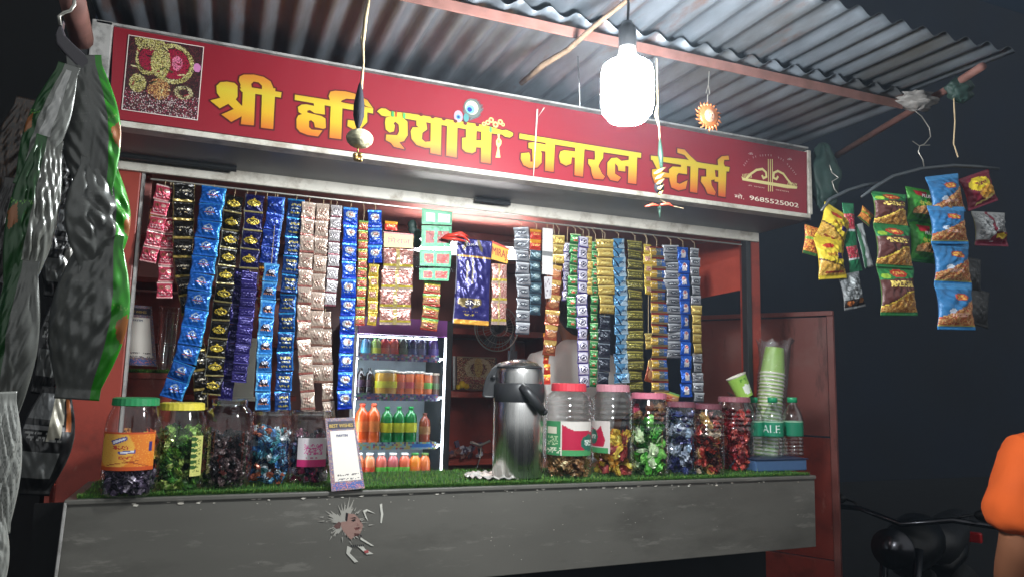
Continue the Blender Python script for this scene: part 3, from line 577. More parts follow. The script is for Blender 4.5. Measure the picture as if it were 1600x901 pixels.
def S_white():
    p = base((214, 208, 208)); p.rect(0, .86, 1, 1, (120, 60, 72)).ell(.5, .42, .3, .2, (172, 166, 170)).ell(.5, .42, .2, .12, (226, 220, 220)); p.marks(.3, .38, .7, .46, (110, 100, 110), .5); return p
def S_azure():
    p = base((34, 84, 200)); p.rect(0, 0, 1, .12, (80, 160, 236)).rect(0, .8, 1, 1, (22, 60, 190)).ell(.5, .42, .34, .2, (196, 206, 214)); p.ell(.55, .42, .2, .1, (190, 150, 140)); p.marks(.2, .66, .8, .74, (210, 220, 236), .5); return p
def S_multi():
    p = base((206, 150, 110)); p.rect(0, 0, 1, .2, (120, 170, 100)).rect(0, .2, 1, .34, (214, 190, 80)).rect(0, .84, 1, 1, (170, 60, 50)).ell(.5, .55, .3, .16, (200, 90, 80)); p.marks(.2, .5, .8, .6, (240, 220, 200), .5); return p
def S_yel():
    p = base((214, 188, 84)); p.rect(.2, .25, .8, .7, (206, 160, 140)).rect(0, .88, 1, 1, (190, 150, 40)).marks(.2, .4, .8, .5, (150, 60, 60), .5); return p
def S_silver():
    p = base((150, 152, 158)); p.rect(0, 0, 1, .12, (206, 210, 214)).rect(0, .86, 1, 1, (70, 74, 82)).ell(.5, .48, .36, .22, (84, 88, 96)); p.marks(.2, .4, .8, .56, (220, 224, 228), .45); return p
def S_teal():
    p = base((56, 78, 90)); p.rect(0, .85, 1, 1, (30, 44, 56)).ell(.5, .45, .32, .26, (120, 144, 150)); p.marks(.3, .36, .7, .54, (190, 206, 210), .45); return p
def S_green():
    p = base((70, 140, 80)); p.rect(0, .84, 1, 1, (30, 90, 50)).rect(0, 0, 1, .1, (180, 200, 150)); p.marks(.2, .3, .8, .5, (220, 220, 190), .5); p.ell(.5, .65, .2, .1, (200, 90, 70)); return p
def S_squareprint():
    p = base((210, 206, 222)); p.rect(0, .86, 1, 1, (66, 54, 110)).rect(0, 0, .08, 1, (90, 80, 140)).rect(.92, 0, 1, 1, (90, 80, 140)); p.ell(.5, .45, .32, .26, (60, 56, 90)).ell(.5, .45, .24, .18, (224, 220, 230)); p.line(.4, .55, .48, .35, .04, (30, 26, 60)).line(.48, .35, .52, .55, .04, (30, 26, 60)).line(.6, .36, .62, .54, .04, (30, 26, 60)); return p
def S_gold():
    p = base((196, 168, 88)); p.rect(0, 0, 1, .12, (226, 206, 130)).rect(0, .86, 1, 1, (120, 96, 44)).marks(.15, .3, .85, .42, (96, 76, 44), .5).ell(.5, .6, .3, .12, (220, 200, 120)); return p
def S_sky():
    p = base((170, 196, 214)); p.poly([(0, 0), (.9, .0), (.4, .9), (0, 1)], (84, 140, 180)); p.line(0, .05, .45, .95, .05, (20, 34, 60)); p.marks(.4, .4, .95, .62, (40, 60, 90), .6); return p
def S_olive():
    p = base((92, 88, 44)); p.rect(0, 0, 1, .12, (150, 140, 70)).rect(0, .84, 1, 1, (48, 42, 26)).marks(.1, .3, .9, .4, (190, 180, 90), .5).marks(.1, .55, .9, .66, (170, 160, 80), .5); return p
def S_stripe():
    p = base((130, 110, 80)); p.rect(0, 0, 1, .16, (120, 44, 40)).rect(0, .16, .4, .8, (196, 160, 70)).rect(.4, .16, .75, .8, (96, 110, 120)).rect(.75, .16, 1, .8, (70, 110, 180)); p.marks(.1, .35, .9, .5, (220, 210, 190), .4); return p
def S_bluewhite():
    p = base((34, 92, 190)); p.ell(.5, .5, .22, .3, (224, 216, 220)).ell(.5, .36, .13, .12, (200, 120, 120)); p.marks(.3, .56, .72, .8, (236, 232, 236), .6).rect(0, .93, 1, 1, (20, 60, 150)); return p
def S_redor():
    p = base((200, 60, 44)); p.rect(0, 0, 1, .3, (230, 160, 50)).marks(.2, .4, .8, .6, (240, 210, 120), .5); return p
def S_pouch():
    p = Paint(26, 26, (170, 120, 110)); p.speck(0, 0, 1, 1, [(176, 112, 104), (196, 150, 140), (150, 84, 76), (210, 180, 170)], .8).rect(0, .72, 1, .84, (196, 176, 60)).rect(0, .86, 1, 1, (196, 170, 160)).rect(.44, 0, .54, 1, (200, 180, 120)); return p
def S_darkc():
    p = base((40, 44, 56)); p.rect(0, 0, 1, .1, (110, 120, 130)); p.marks(.2, .4, .8, .55, (150, 160, 170), .5); return p
def S_snackbr():
    p = base((150, 76, 54)); p.rect(0, 0, 1, .3, (196, 160, 90)).ell(.5, .62, .36, .24, (190, 130, 90)).marks(.1, .34, .9, .46, (230, 210, 190), .5); return p

GS = 'strips of sachets hanging in the kiosk window'; sid = [100]
def strip(label, path, wpx, hpx, style, Y, cat='sachet strip', bulge=.16, m=None, yaw=8, w2=None, group=GS, twist=0):
    pts = [at(x, y, Y=Y) for x, y in path]; seg = [(b-a).length for a, b in zip(pts, pts[1:])]; tot = sum(seg)
    hm = hpx*mpp(path[0][0], path[0][1], Y)*.98; n = max(1, round(tot/hm)); h = tot/n
    w = wpx*mph(path[0][0], path[0][1], Y)*1.04
    root = empty('sachet_strip', pts[0], label, cat, group); O = pts[0]
    def pos(s):
        for i, L0 in enumerate(seg):
            if s <= L0 or i == len(seg)-1: return pts[i].lerp(pts[i+1], s/L0)
            s -= L0
    meshes = []; styles = style if isinstance(style, list) else [style]
    for st_ in styles:
        for v in range(3):
            sid[0] += 1; g = pillow(w, h*.995, min(w, h)*bulge, st_(), sid[0], seal=.13, wr=.62, pinch=.05); o = g.build('sachet', m or M_foil, None, smooth=True); meshes.append(o)
    for k in range(n):
        a, b = pos(k*h), pos((k+1)*h); c = (a+b)/2; d = b-a; roll = math.atan2(d.x, -d.z)
        src = meshes[(k*len(styles)//n)*3+random.randrange(3)]
        o = src if src.parent is None else src.copy()
        if src.parent is not None: COL.objects.link(o)
        o.parent = root; o.location = c-O+Vector((random.uniform(-.0008, .0008), random.uniform(-.003, .003), 0))
        tw = twist*math.sin(3.0*k/n*math.pi)
        o.rotation_mode = 'YXZ'; o.rotation_euler = (R(random.uniform(-10, 10)), -roll+R(random.uniform(-3, 3)), R(random.uniform(-yaw*1.7, yaw*1.7)+6*math.sin(k*.8+O.x*40)))
        if w2: f = 1+(w2/wpx-1)*k/max(1, n-1); o.scale = (f, 1, 1)
    for o in meshes:
        if o.parent is None: bpy.data.objects.remove(o)
    # cord up to the wire
    zt_ = H+.535
    if zt_-O.z > .004:
        g = G(); g.tube([(0, 0, -h*.06), (.002, .002, (zt_-O.z)*.5), (0, (YW-.005-O.y), zt_-O.z)], .0009, 4); g.build('cord', M_twine, root)
    return root
y1 = 2.17
strip('short pink sachet strip leaning left of the black strip', [(257, 290), (246, 345), (231, 410)], 25, 26, S_pink, y1)
strip('lower thin pink sachet strip beside the wide black strip', [(262, 340), (260, 400), (257, 466)], 20, 27, S_pink, y1+.02, w2=24)
strip('wide black sachet strip with gold bands, twisting at its lower end', [(287, 287), (286, 420), (296, 480), (312, 560), (314, 640)], 35, 29.5, S_blackgold, y1, w2=22)
strip('wide blue sachet strip sweeping left at its lower end', [(334, 292), (315, 430), (303, 505), (288, 570), (266, 622)], 38, 29, S_blue, y1-.02, w2=34)
strip('long black sachet strip with yellow oval badges', [(366, 306), (351, 445), (330, 617)], 28, 29.5, S_oval, y1)
strip('dark blue strip hanging behind the black oval badge strip', [(378, 420), (365, 520), (352, 625)], 22, 29, S_purple, y1+.03)
strip('short navy sachet strip with four yellow oval badges', [(399, 304), (388, 420)], 29, 28, S_navyoval, y1-.01)
strip('narrow dark purple sachet strip under the navy badge strip', [(391, 424), (383, 510), (372, 597)], 25, 15, S_purple, y1, w2=23)
strip('thin red and orange strip between purple and light blue ones', [(410, 415), (406, 512)], 9, 16, S_redor, y1+.03)
strip('royal blue sachet strip above the light blue one', [(433, 308), (426, 360), (419, 412)], 27, 28, S_royal, y1)
strip('light blue sachet strip hanging in front of the fourth jar', [(424, 412), (414, 530), (410, 640)], 23, 29.5, S_lblue, y1-.01)
strip('dark blue strip with yellow lettering beside the beige strips', [(463, 311), (450, 470), (441, 641)], 25, 29.5, S_bluey, y1)
strip('pinkish white sachet strip, longest of the pale strips', [(483, 316), (477, 420), (474, 520), (482, 640)], 21, 28, S_beige, y1-.01)
strip('tan sachet strip right beside the pinkish white one', [(505, 318), (497, 450), (492, 598)], 20, 28, S_kraft, y1)
strip('lower kraft brown strip behind the pale strips', [(508, 486), (510, 560), (514, 655)], 18, 27, S_kraft, y1+.02)
strip('narrow white sachet strip with round emblems', [(526, 321), (516, 478)], 17, 20, S_white, y1)
strip('bright blue sachet strip left of the drinks cooler', [(548, 324), (545, 440), (538, 639)], 22, 29, S_azure, y1-.01)
strip('thin multicolour strip between the two bright blue strips', [(568, 345), (566, 420), (562, 508)], 14, 15, S_multi, y1)
strip('short bright blue strip of three sachets by the yellow card', [(586, 328), (586, 411)], 21, 27, S_azure, y1)
strip('narrow yellow and pink strip below three blue sachets', [(584, 413), (581, 508)], 15, 19, S_yel, y1)
strip('small rainbow striped strip below the green framed cards', [(677, 440), (670, 516)], 26, 18, S_multi, y1)
strip('silver foil strip behind the flask handle, left of the dark one', [(814, 355), (817, 440), (817, 522)], 22, 18, S_silver, y1)
strip('dark teal strip with a red top right of the silver strip', [(838, 358), (837, 420), (836, 492)], 18, 18, [S_redor, S_teal, S_teal, S_teal], y1)
strip('short gold foil strip beside the white paper', [(873, 368), (873, 412)], 17, 14, S_gold, y1)
strip('brown snack pouches strip above the shopkeeper', [(868, 414), (864, 470), (858, 555)], 20, 26, S_snackbr, y1)
strip('green sachet strip above the white shirt', [(899, 366), (896, 430), (893, 512)], 15, 17, S_green, y1)
strip('white strip with purple edges and round black emblems', [(911, 370), (909, 470), (912, 605)], 16, 19, S_squareprint, y1-.02)
strip('very thin green strip right of the purple edged one', [(920, 370), (921, 460)], 9, 13, S_gold, y1)
strip('thin green and blue strip between white and gold strips', [(930, 378), (929, 470), (927, 604)], 11, 14, S_green, y1)
strip('wide shiny gold strip right of the thin green strip', [(945, 374), (946, 430), (949, 490)], 25, 14, S_gold, y1-.01)
strip('purple and white strip below the wide gold strip', [(945, 492), (942, 602)], 17, 22, S_darkc, y1)
strip('pale sky blue strip with dark diagonal curves', [(966, 373), (970, 470), (971, 598)], 20, 15, S_sky, y1)
strip('olive green sachet strip between sky blue and yellow strips', [(992, 376), (992, 490), (993, 612)], 23, 15.5, S_olive, y1)
strip('short yellow and red strip right of the olive strip', [(1011, 382), (1013, 460)], 12, 17, S_yel, y1)
strip('striped brown and blue strip above the green candy jar', [(1026, 385), (1030, 480), (1031, 612)], 25, 17, S_stripe, y1)
strip('silver grey strip left of the blue and white strip', [(1048, 383), (1053, 470), (1056, 560)], 25, 14, S_silver, y1)
strip('long bright blue strip with white figures near the right post', [(1067, 386), (1071, 500), (1073, 620)], 15, 21, S_bluewhite, y1-.01)
strip('rightmost narrow silver and gold strip beside the red flap', [(1085, 388), (1089, 500), (1092, 628)], 14, 15, [S_silver, S_gold, S_silver], y1)
strip('narrow copper strip hanging down over the dark head', [(853, 520), (855, 600)], 9, 15, S_redor, y1+.02)
strip('lone pale green strip behind the purple edged one', [(886, 380), (884, 470)], 10, 15, S_squareprint, y1+.03)
strip('thin gold strip between yellow and striped strips', [(1013, 520), (1014, 545)], 12, 13, S_gold, y1+.01)

# white paper, cards and pouches
def quad_px(c, Y): return [at(x, y, Y=Y) for x, y in c]
def card(name, label, cat, paint, corners, Y, m=M_print, group=None, parent=None):
    P = quad_px(corners, Y)
    if parent is not None: return panel(paint, P, parent, name, m)
    o = panel(paint, P, None, name, m, th=.001); return tag(o, label, cat, group)
card('paper_sheet', 'blank white paper hanging beside the gold strip', 'paper', Paint(6, 10, (210, 206, 202)).rect(0, .55, 1, .57, (120, 120, 120)).vary(.03), [(848, 356), (864, 358), (864, 430), (847, 428)], y1-.03)
card('paper_sheet', 'second small paper slip lower beside the teal strip', 'paper', Paint(8, 10, (190, 186, 188)).marks(.1, .1, .9, .9, (120, 110, 120), .3), [(850, 432), (863, 432), (861, 465), (852, 466)], y1-.03)
def hung(label, cat, Y, org, group=None): return empty('pouch_card', at(*org, Y=Y), label, cat, group)
def place_pillow(paint, corners, Y, parent, name, m, bulge=.12, seed=0, pinch=.04, wr=.35, back=None, tip=0):
    """a packet filling the pixel box (cx, cy, w, h, degrees) on plane Y"""
    cx, cy, w, h, deg = corners; s = mpp(cx, cy, Y); sh_ = mph(cx, cy, Y); sid[0] += 1
    g = pillow(w*sh_, h*s, min(w, h)*s*bulge, paint, sid[0]+seed, seal=.07, wr=wr, pinch=pinch, back=back)
    o = g.build(name, m, parent, smooth=True); c = at(cx, cy, Y=Y); o.location = c-(parent.location if parent else Vector())
    o.rotation_mode = 'YXZ'; o.rotation_euler = (R(tip), R(deg), 0); return o
# pouches under a yellow card
for lab, cc, tx, pc in (('clear tobacco pouches under a yellow card left of the green frame', [(600, 362), (646, 366), (645, 388), (600, 386)], 'िमराज', [(622, 405, 48, 34), (620, 438, 50, 32), (618, 468, 50, 32), (617, 494, 50, 26)]),
                        ('clear pink pouches under a tilted yellow card right of the navy pack', [(768, 376), (796, 388), (793, 412), (765, 404)], 'MIRAJ', [(780, 428, 24, 32), (780, 458, 24, 32), (779, 490, 24, 34)])):
    r_ = hung(lab, 'pouches', y1, cc[0], 'tobacco pouch cards in the window'); Q = quad_px(cc, y1-.012); Q = [q-r_.location for q in Q]
    panel(Paint(12, 8, (216, 160, 50)).rect(0, 0, 1, .12, (200, 60, 40)), Q, r_, 'card', M_print)
    tg = G(); A_, B_ = Q[3].lerp(Q[2], .12)+(Q[0]-Q[3])*.28, Q[3].lerp(Q[2], .9)+(Q[1]-Q[2])*.28; text_between(tg, tx, A_, B_, Vector((0, 0, 1)), (Q[0]-Q[3]).length*.42, col=C(150, 30, 30), bold=.0004); tg.build('lettering', M_print, r_)
    for q in pc: place_pillow(S_pouch(), (*q, -2), y1, r_, 'pouch', M_foil, .1)
# small red packet above the left card
o = place_pillow(S_redor(), (611, 353, 20, 14, 0), y1, None, 'snack_packet', M_foil); tag(o, 'small red packet above the yellow tobacco card', 'packet')
# green framed cards
r_ = hung('green framed cards holding white and red sachets', 'sachet card', y1-.03, (682, 325))
for cc, cols in (([(659, 325), (707, 331), (706, 352), (659, 350)], [(226, 226, 220), (206, 220, 206)]), ([(659, 352), (706, 354), (704, 386), (658, 386)], [(120, 40, 40), (150, 60, 50)]), ([(656, 390), (706, 391), (704, 417), (656, 415)], [(190, 60, 44), (140, 30, 30)]), ([(655, 419), (703, 419), (701, 439), (655, 437)], [(180, 40, 44), (200, 70, 60)])):
    p = Paint(28, 16, (52, 130, 92)); p.rect(.06, .1, .94, .9, (70, 150, 110)); p.speck(.16, .22, .44, .82, cols, .95).speck(.54, .22, .92, .82, cols, .95); p.rect(0, .9, 1, 1, (60, 150, 104))
    panel(p, [q-r_.location for q in quad_px(cc, y1-.03)], r_, 'card', M_foil2)
g = G(); [g.tube([at(690+i*3, 372-i*2, Y=y1-.05), at(712+i*4, 366+random.uniform(-8, 8), Y=y1-.06), at(728+i*2, 372+random.uniform(-8, 8), Y=y1-.05)], [.003, .006, .002], 6) for i in range(4)]; o = g.build('red_ribbon', mat('red_plastic', C(214, 60, 44), .35), smooth=True); tag(o, 'crumpled red plastic ribbon beside the green framed cards', 'ribbon')
g = G(); [g.ball(at(648+random.uniform(-6, 6), 352+i*7, Y=y1+.03), .016, 8, 6, (1, .6, 1.1)) for i in range(5)]; o = g.build('dark_green_bag', M_tarp, smooth=True); tag(o, 'crumpled dark green bag left of the green framed cards', 'bag')
# navy pack
r_ = hung('large navy pouch pack with gold wings emblem and orange hem', 'pouch pack', y1-.02, (739, 372))
p = Paint(44, 90, (44, 40, 108)); p.rect(0, .2, 1, .225, (196, 150, 70)).rect(0, .945, 1, 1, (222, 160, 60)).rect(0, 0, .03, 1, (170, 170, 190)).ell(.42, .74, .34, .07, (130, 112, 70)).rect(0, .66, 1, .70, (44, 40, 108)).ell(.42, .76, .12, .05, (60, 54, 90)).marks(.22, .84, .66, .86, (150, 132, 90), .5).marks(.3, .88, .56, .9, (190, 170, 90), .6).line(.3, .02, .2, .12, .03, (120, 110, 80)).line(.6, .02, .7, .12, .03, (120, 110, 80)).line(.3, .28, .3, .5, .02, (150, 140, 120)).line(.45, .26, .45, .52, .02, (150, 140, 120))
place_pillow(p, (739, 440, 56, 134, 1), y1-.02, r_, 'pack', M_foil, .10)
tg = G(); a = at(727, 475, Y=y1-.045)-r_.location; b = at(750, 476, Y=y1-.045)-r_.location; text_between(tg, 'SNS', a, b, Vector((0, 0, 1)), .012, col=C(220, 214, 200)); a = at(729, 384, Y=y1-.035)-r_.location; b = at(747, 384, Y=y1-.035)-r_.location; text_between(tg, 'DXA', a, b, Vector((0, 0, 1)), .007, col=C(200, 196, 190)); tg.build('lettering', M_print, r_)
# red packet leaning low between the strips
o = place_pillow(S_snackbr(), (1018, 580, 16, 34, 14), y1+.05, None, 'snack_packet', M_foil); tag(o, 'red and yellow packet tilted between olive and striped strips', 'packet')
o = place_pillow(S_multi(), (1042, 618, 40, 16, 14), y1, None, 'snack_packet', M_foil); tag(o, 'small packet lying on the lid of the green candy jar', 'packet')

# ------------------------------------------------------------------ turf on the counter
rs = np.random.RandomState(5)
def turf(name, label, areas, n, hgt=(.006, .013)):
    g = G()
    for (x0, x1, y0_, y1_, z, wt) in areas:
        g.col = C(40, 74, 28); g.box((x0, y0_, z+.0005), (x1, y1_, z+.0025))
        for k in range(int(n*wt)):
            x, y = rs.uniform(x0, x1), rs.uniform(y0_, y1_)
            if rs.rand() < .45: y = y0_+abs(rs.normal(0, .006))
            h_ = rs.uniform(*hgt)*(1.35 if rs.rand() < .1 else 1); a = rs.uniform(0, 6.28); l = rs.uniform(0, .008); w_ = .0011
            dx, dy = math.cos(a), math.sin(a); s_ = rs.uniform(.6, 1.25); b = lin((74, 128, 44))*s_ if rs.rand() < .8 else lin((120, 150, 60))*s_
            g.add([(x-dy*w_, y+dx*w_, z+.002), (x+dy*w_, y-dx*w_, z+.002), (x+dx*l, y+dy*l-(.004 if y < y0_+.006 else 0), z+h_)], [(0, 1, 2)], [tuple(b)])
    o = g.build(name, mat('turf', attr=True, rough=.7)); return tag(o, label, None, kind='stuff')
turf('artificial_turf', 'green artificial turf mat along the counter top', [(XL+.02, .45, YF+.001, YW+.03, ZC, .42), (.45, .95, YF+.001, YW+.03, ZC, .34), (.95, XR-.02, YF+.001, YW+.03, ZC, .32)], 26000)

# ------------------------------------------------------------------ lower shelf box at left and its cards
bx = empty('shelf_box', at(225, 585, Y=2.42), 'red steel ledge box inside the window at the left post', 'shelf'); O = bx.location.copy()
a, b = at(178, 584, Y=2.42)-O, at(272, 588, Y=2.42)-O
g = G(); g.box((a.x, -.03, -.30), (b.x, .25, 0)); g.build('box', M_red, bx, bevel=.003)
g = G(); g.box((a.x-.002, -.036, -.012), (b.x+.004, .25, .006)); g.build('ledge', M_red, bx, bevel=.002)
turf('artificial_turf', 'small turf mat on the red ledge box', [(O.x+a.x+.005, O.x+b.x, 2.388, 2.55, O.z+.006, .06)], 26000)
def qr_stand(label, corners, Ys, wht, lines):
    P = [at(x, y, Y=yy) for (x, y), yy in zip(corners, Ys)]; c = (P[2]+P[3])/2
    r_ = empty('payment_stand', c, label, 'card stand', 'payment card stands')
    p = Paint(40, 88, (120, 106, 120)); p.speck(0, 0, 1, 1, [(150, 96, 96), (90, 96, 140), (176, 150, 130), (120, 110, 124)], .6)
    p.rect(.08, .05, .95, .16, (44, 38, 56)); p.rect(*wht, (222, 216, 206)); p.rect(.04, .9, .98, .98, (70, 90, 150)); p.speck(.04, .9, .98, .98, [(70, 90, 150), (200, 120, 110), (90, 110, 170)], .6)
    p.marks(wht[0]+.1, .78, wht[2]-.06, .81, (80, 70, 70), .6).marks(wht[0]+.1, .845, wht[2]-.06, .865, (100, 96, 96), .5)
    panel(p, [q-c for q in P], r_, 'card', M_print, th=.003)
    n_ = (P[1]-P[0]).cross(P[3]-P[0]).normalized(); f_ = n_ if n_.y < 0 else -n_
    def uv(u, v): return P[0]*(1-u)*(1-v)+P[1]*u*(1-v)+P[2]*u*v+P[3]*(1-u)*v-c
    tg = G(); up_ = (P[0]-P[3]).normalized()
    for body, u0, u1, v, hh, col in lines: text_between(tg, body, uv(u0, v), uv(u1, v), up_, hh, off=f_*.0012, col=col, bold=.0002)
    tg.build('lettering', M_print, r_)
    g = G(); g.quadslab([uv(.3, .5)-f_*.004, uv(.7, .5)-f_*.004, uv(.7, .98)-f_*.05, uv(.3, .98)-f_*.05], -f_*.002); g.build('rear_prop', M_pet, r_)
    return r_
qr_stand('white payment card stand leaning on the counter front edge below the lettering BEST WISHES', [(508, 653), (554, 651), (570, 762), (518, 767)], (1.93, 1.93, 1.885, 1.885), (.13, .18, .93, .88),
         [('BEST WISHES', .12, .9, .135, .0085, C(232, 196, 100)), ('PAYTM', .32, .68, .27, .0065, C(24, 48, 120))])
qr_stand('second payment card stand on the red ledge box by the left post', [(192, 475), (237, 478), (245, 572), (185, 569)], (2.42, 2.42, 2.395, 2.395), (.13, .2, .9, .86),
         [('BEST WISHES', .2, .8, .13, .007, C(206, 176, 90)), ('PAYTM', .36, .66, .27, .006, C(40, 60, 110))])
def lathe_thing(name, m, prof, parent, loc=(0, 0, 0), n=32, cols=None, M=None, smooth=True):
    g = G(); g.lathe(prof, loc, n, M, cols); return g.build(name, m, parent, smooth=smooth)
a = at(257, 577, Y=2.44); r_ = empty('plastic_tumblers', a, 'stack of clear plastic tumblers beside the payment card on the ledge', 'tumblers'); s = mpp(257, 530, 2.44)
for k in range(5):
    lathe_thing('tumbler', M_pet, [(10*s, 0), (11*s, .01), (14.5*s, 60*s), (15.5*s, 61*s), (15*s, 62*s)], r_, (0, 0, k*9*s), 24)

# ------------------------------------------------------------------ jars
GJ = 'sweet jars lined up on the counter'
def heap(loc, rad, h, cols, n, size, label, seed, flat=.5, name='sweets', floor=.006):
    rs_ = np.random.RandomState(seed); g = G()
    for k in range(n):
        q = rs_.uniform(0, 6.28); rr = rad*min(.94, rs_.rand()**.32); z = floor+(h-floor)*((k+.5)/n)**.95; s_ = size*rs_.uniform(.7, 1.25); rr = max(0, min(rr, rad-s_*.62))
        Mx = rotm(rs_.uniform(0, 6.28), rs_.uniform(0, 6.28), rs_.uniform(0, 6.28)); c0 = np.array(cols[rs_.randint(len(cols))], float)
        nu, nv = 6, 4; V = []
        for j in range(nv+1):
            for i in range(nu+1):
                u, v = i/nu-.5, j/nv-.5; e_ = abs(u)*2
                w_ = (.55+.45*(1-abs(e_-.78)/.22 if e_ > .78 else 0)) if e_ > .56 else .95
                V.append(Mx @ Vector((u*s_*1.35, v*s_*.8*w_, flat*s_*.45*math.cos(v*3)*(1-e_**3)*(1 if (i+j) % 2 else .65)+rs_.normal(0, .05*s_))))
        V2 = [Vector(v)-Mx @ Vector((0, 0, flat*s_*.35)) for v in V]
        F = [(j*(nu+1)+i, j*(nu+1)+i+1, (j+1)*(nu+1)+i+1, (j+1)*(nu+1)+i) for j in range(nv) for i in range(nu)]
        cc = [tuple(lin(np.clip(c0*(rs_.uniform(.75, 1.2) if rs_.rand() < .8 else 1.0)+(60 if rs_.rand() < .08 else 0), 0, 255))) for f in F]
        ctr = Vector((rr*math.cos(q), rr*math.sin(q), z)); V = [Vector(v)+ctr for v in V]; V2 = [v+ctr for v in V2]
        def clampv(v):
            d = math.hypot(v.x, v.y)
            if d > rad: v.x *= rad/d; v.y *= rad/d
            v.z = max(v.z, floor*.8); return v
        g.add([clampv(v) for v in V], F, cc); g.add([clampv(v) for v in V2], [f[::-1] for f in F], cc)
    o = g.build(name, M_candy, None, org=None); o.location = loc; return tag(o, label, None, kind='stuff')
def jar(label, cx, top, bot, w, lidw, lidh, lidcol, Y, ribs='dome', lab=None, contents=None, lidm=None, fill_label='', seed=0, hidebase=0):
    base_ = at(cx, bot-3, Z=ZC+.002); 
    if Y is None: Y = base_.y
    base_ = at(cx, bot-3, Y=Y); base_.z = ZC+.003; s = mpp(cx, (top+bot)/2, Y); r0 = w/2*s
    hh = at(cx, top, Y=Y).z-base_.z; zl = hh-lidh*s
    rt = empty('sweet_jar', base_, label, 'jar', GJ)
    prof = [(0, .002), (r0*.86, .002), (r0*.95, .008)]
    if ribs == 'dome':
        prof += [(r0*.97, hh*.1), (r0, hh*.2), (r0, hh*.62), (r0*.985, hh*.72), (r0*.93, hh*.80), (r0*.84, hh*.87), (lidw/2*s*.98, zl-.004), (lidw/2*s*.96, zl+.004)]
    else:
        z = .012
        while z < hh*.12: prof.append((r0*.97, z)); z += .01
        prof += [(r0, hh*.14), (r0, hh*.55)]
        for k in range(4): z_ = hh*(.58+.06*k); prof += [(r0, z_), (r0*.955, z_+hh*.015), (r0*.955, z_+hh*.03), (r0, z_+hh*.045)]
        prof += [(r0*.93, hh*.86), (lidw/2*s, zl-.004), (lidw/2*s*.97, zl+.003)]
    # the dome's upright flutes
    g = G(); n = 48; V = []
    for r_, z_ in prof:
        for k in range(n):
            q = 2*math.pi*k/n; f = 1+(.014*math.cos(q*16) if (ribs == 'dome' and hh*.6 < z_ < hh*.9) else 0); V.append((r_*f*math.cos(q), r_*f*math.sin(q), z_))
    g.add(V, [(i*n+k, i*n+(k+1) % n, (i+1)*n+(k+1) % n, (i+1)*n+k) for i in range(len(prof)-1) for k in range(n)])
    g.build('body', M_pet, rt, smooth=True)
    lr = lidw/2*s
    g = G(); P = [(0, hh), (lr*.9, hh), (lr, hh-.002), (lr*1.02, zl), (lr*.99, zl-.001)]; n = 56; V = []
    for i, (r_, z_) in enumerate(P):
        for k in range(n): q = 2*math.pi*k/n; f = 1+(.012 if k % 2 else 0)*(i >= 2); V.append((r_*f*math.cos(q), r_*f*math.sin(q), z_))
    g.add(V, [(i*n+k, (i+1)*n+k, (i+1)*n+(k+1) % n, i*n+(k+1) % n) for i in range(len(P)-1) for k in range(n)])
    g.build('lid', lidm or mat('lid_plastic', C(*lidcol), .4), rt, smooth=False)
    if lab:
        (u0, u1, ztop, zbot, paint) = lab   # px extents on the front
        a0 = math.asin(max(-1, min(1, (u0-cx)/(w/2*1.02)))); a1 = math.asin(max(-1, min(1, (u1-cx)/(w/2*1.02))))
        zt_, zb_2 = at(cx, ztop, Y=Y).z-base_.z, at(cx, zbot, Y=Y).z-base_.z
        view = math.atan2(base_.x, base_.y)    # direction from camera
        rr = r0*1.012; V = []
        for j in range(paint.ny+1):
            for i in range(paint.nx+1):
                t = a0+(a1-a0)*i/paint.nx-view; V.append((rr*math.sin(t), -rr*math.cos(t), zt_+(zb_2-zt_)*j/paint.ny))
        F = [(j*(paint.nx+1)+i, (j+1)*(paint.nx+1)+i, (j+1)*(paint.nx+1)+i+1, j*(paint.nx+1)+i+1) for j in range(paint.ny) for i in range(paint.nx)]
        G().add(V, F, [tuple(c) for c in paint.a.reshape(-1, 3)]).build('label', M_print, rt, smooth=True)
    if contents:
        for i, (frac0, frac1, cols, n, size, flat) in enumerate(contents):
            o = heap(base_+Vector((0, 0, hh*frac0)), r0*.93, hh*(frac1-frac0), cols, n, size, fill_label if i == 0 else fill_label+' top layer', seed+i, flat, floor=.006 if i == 0 else 0)
    return rt
lb = Paint(50, 40, (214, 120, 40)); lb.ell(.3, .45, .34, .5, (226, 170, 70)).speck(0, 0, 1, 1, [(222, 150, 60)], .12).rect(0, .9, 1, 1, (186, 76, 30)).rect(0, 0, 1, .06, (196, 80, 40))
lb.poly([(.24, .22), (.5, .1), (.53, .2), (.28, .34)], (60, 60, 140)).poly([(.27, .24), (.48, .14), (.5, .18), (.29, .3)], (220, 220, 230)).poly([(.38, .5), (.66, .46), (.67, .54), (.4, .58)], (60, 60, 140)).poly([(.41, .51), (.64, .48), (.65, .52), (.42, .56)], (220, 220, 230)).marks(.28, .36, .55, .44, (180, 60, 40), .6).marks(.4, .62, .62, .7, (180, 60, 40), .6).line(.2, .86, .7, .74, .012, (160, 70, 30)).line(.5, .74, .9, .9, .012, (160, 70, 30)).rect(.88, .25, .94, .5, (50, 44, 110))
CJ = {}
jar('sweet jar with green lid and orange label, first on the left', 200, 620, 776, 82, 66, 12, (40, 140, 84), None, 'dome', (160, 231, 672, 730, lb), [(0, .34, [(70, 60, 84), (150, 140, 156), (34, 28, 44), (90, 78, 100)], 150, .02, .8), (.34, .62, [(196, 130, 60), (220, 200, 90), (180, 70, 40)], 40, .022, .8)], fill_label='dark purple and white candies in the green lidded jar', seed=11)
lb = Paint(10, 40, (206, 206, 120)); lb.marks(.2, .1, .8, .9, (120, 130, 60), .35); [lb.ell(.1, .08+.14*i, .4, .05, (50, 90, 40)) for i in range(6)]
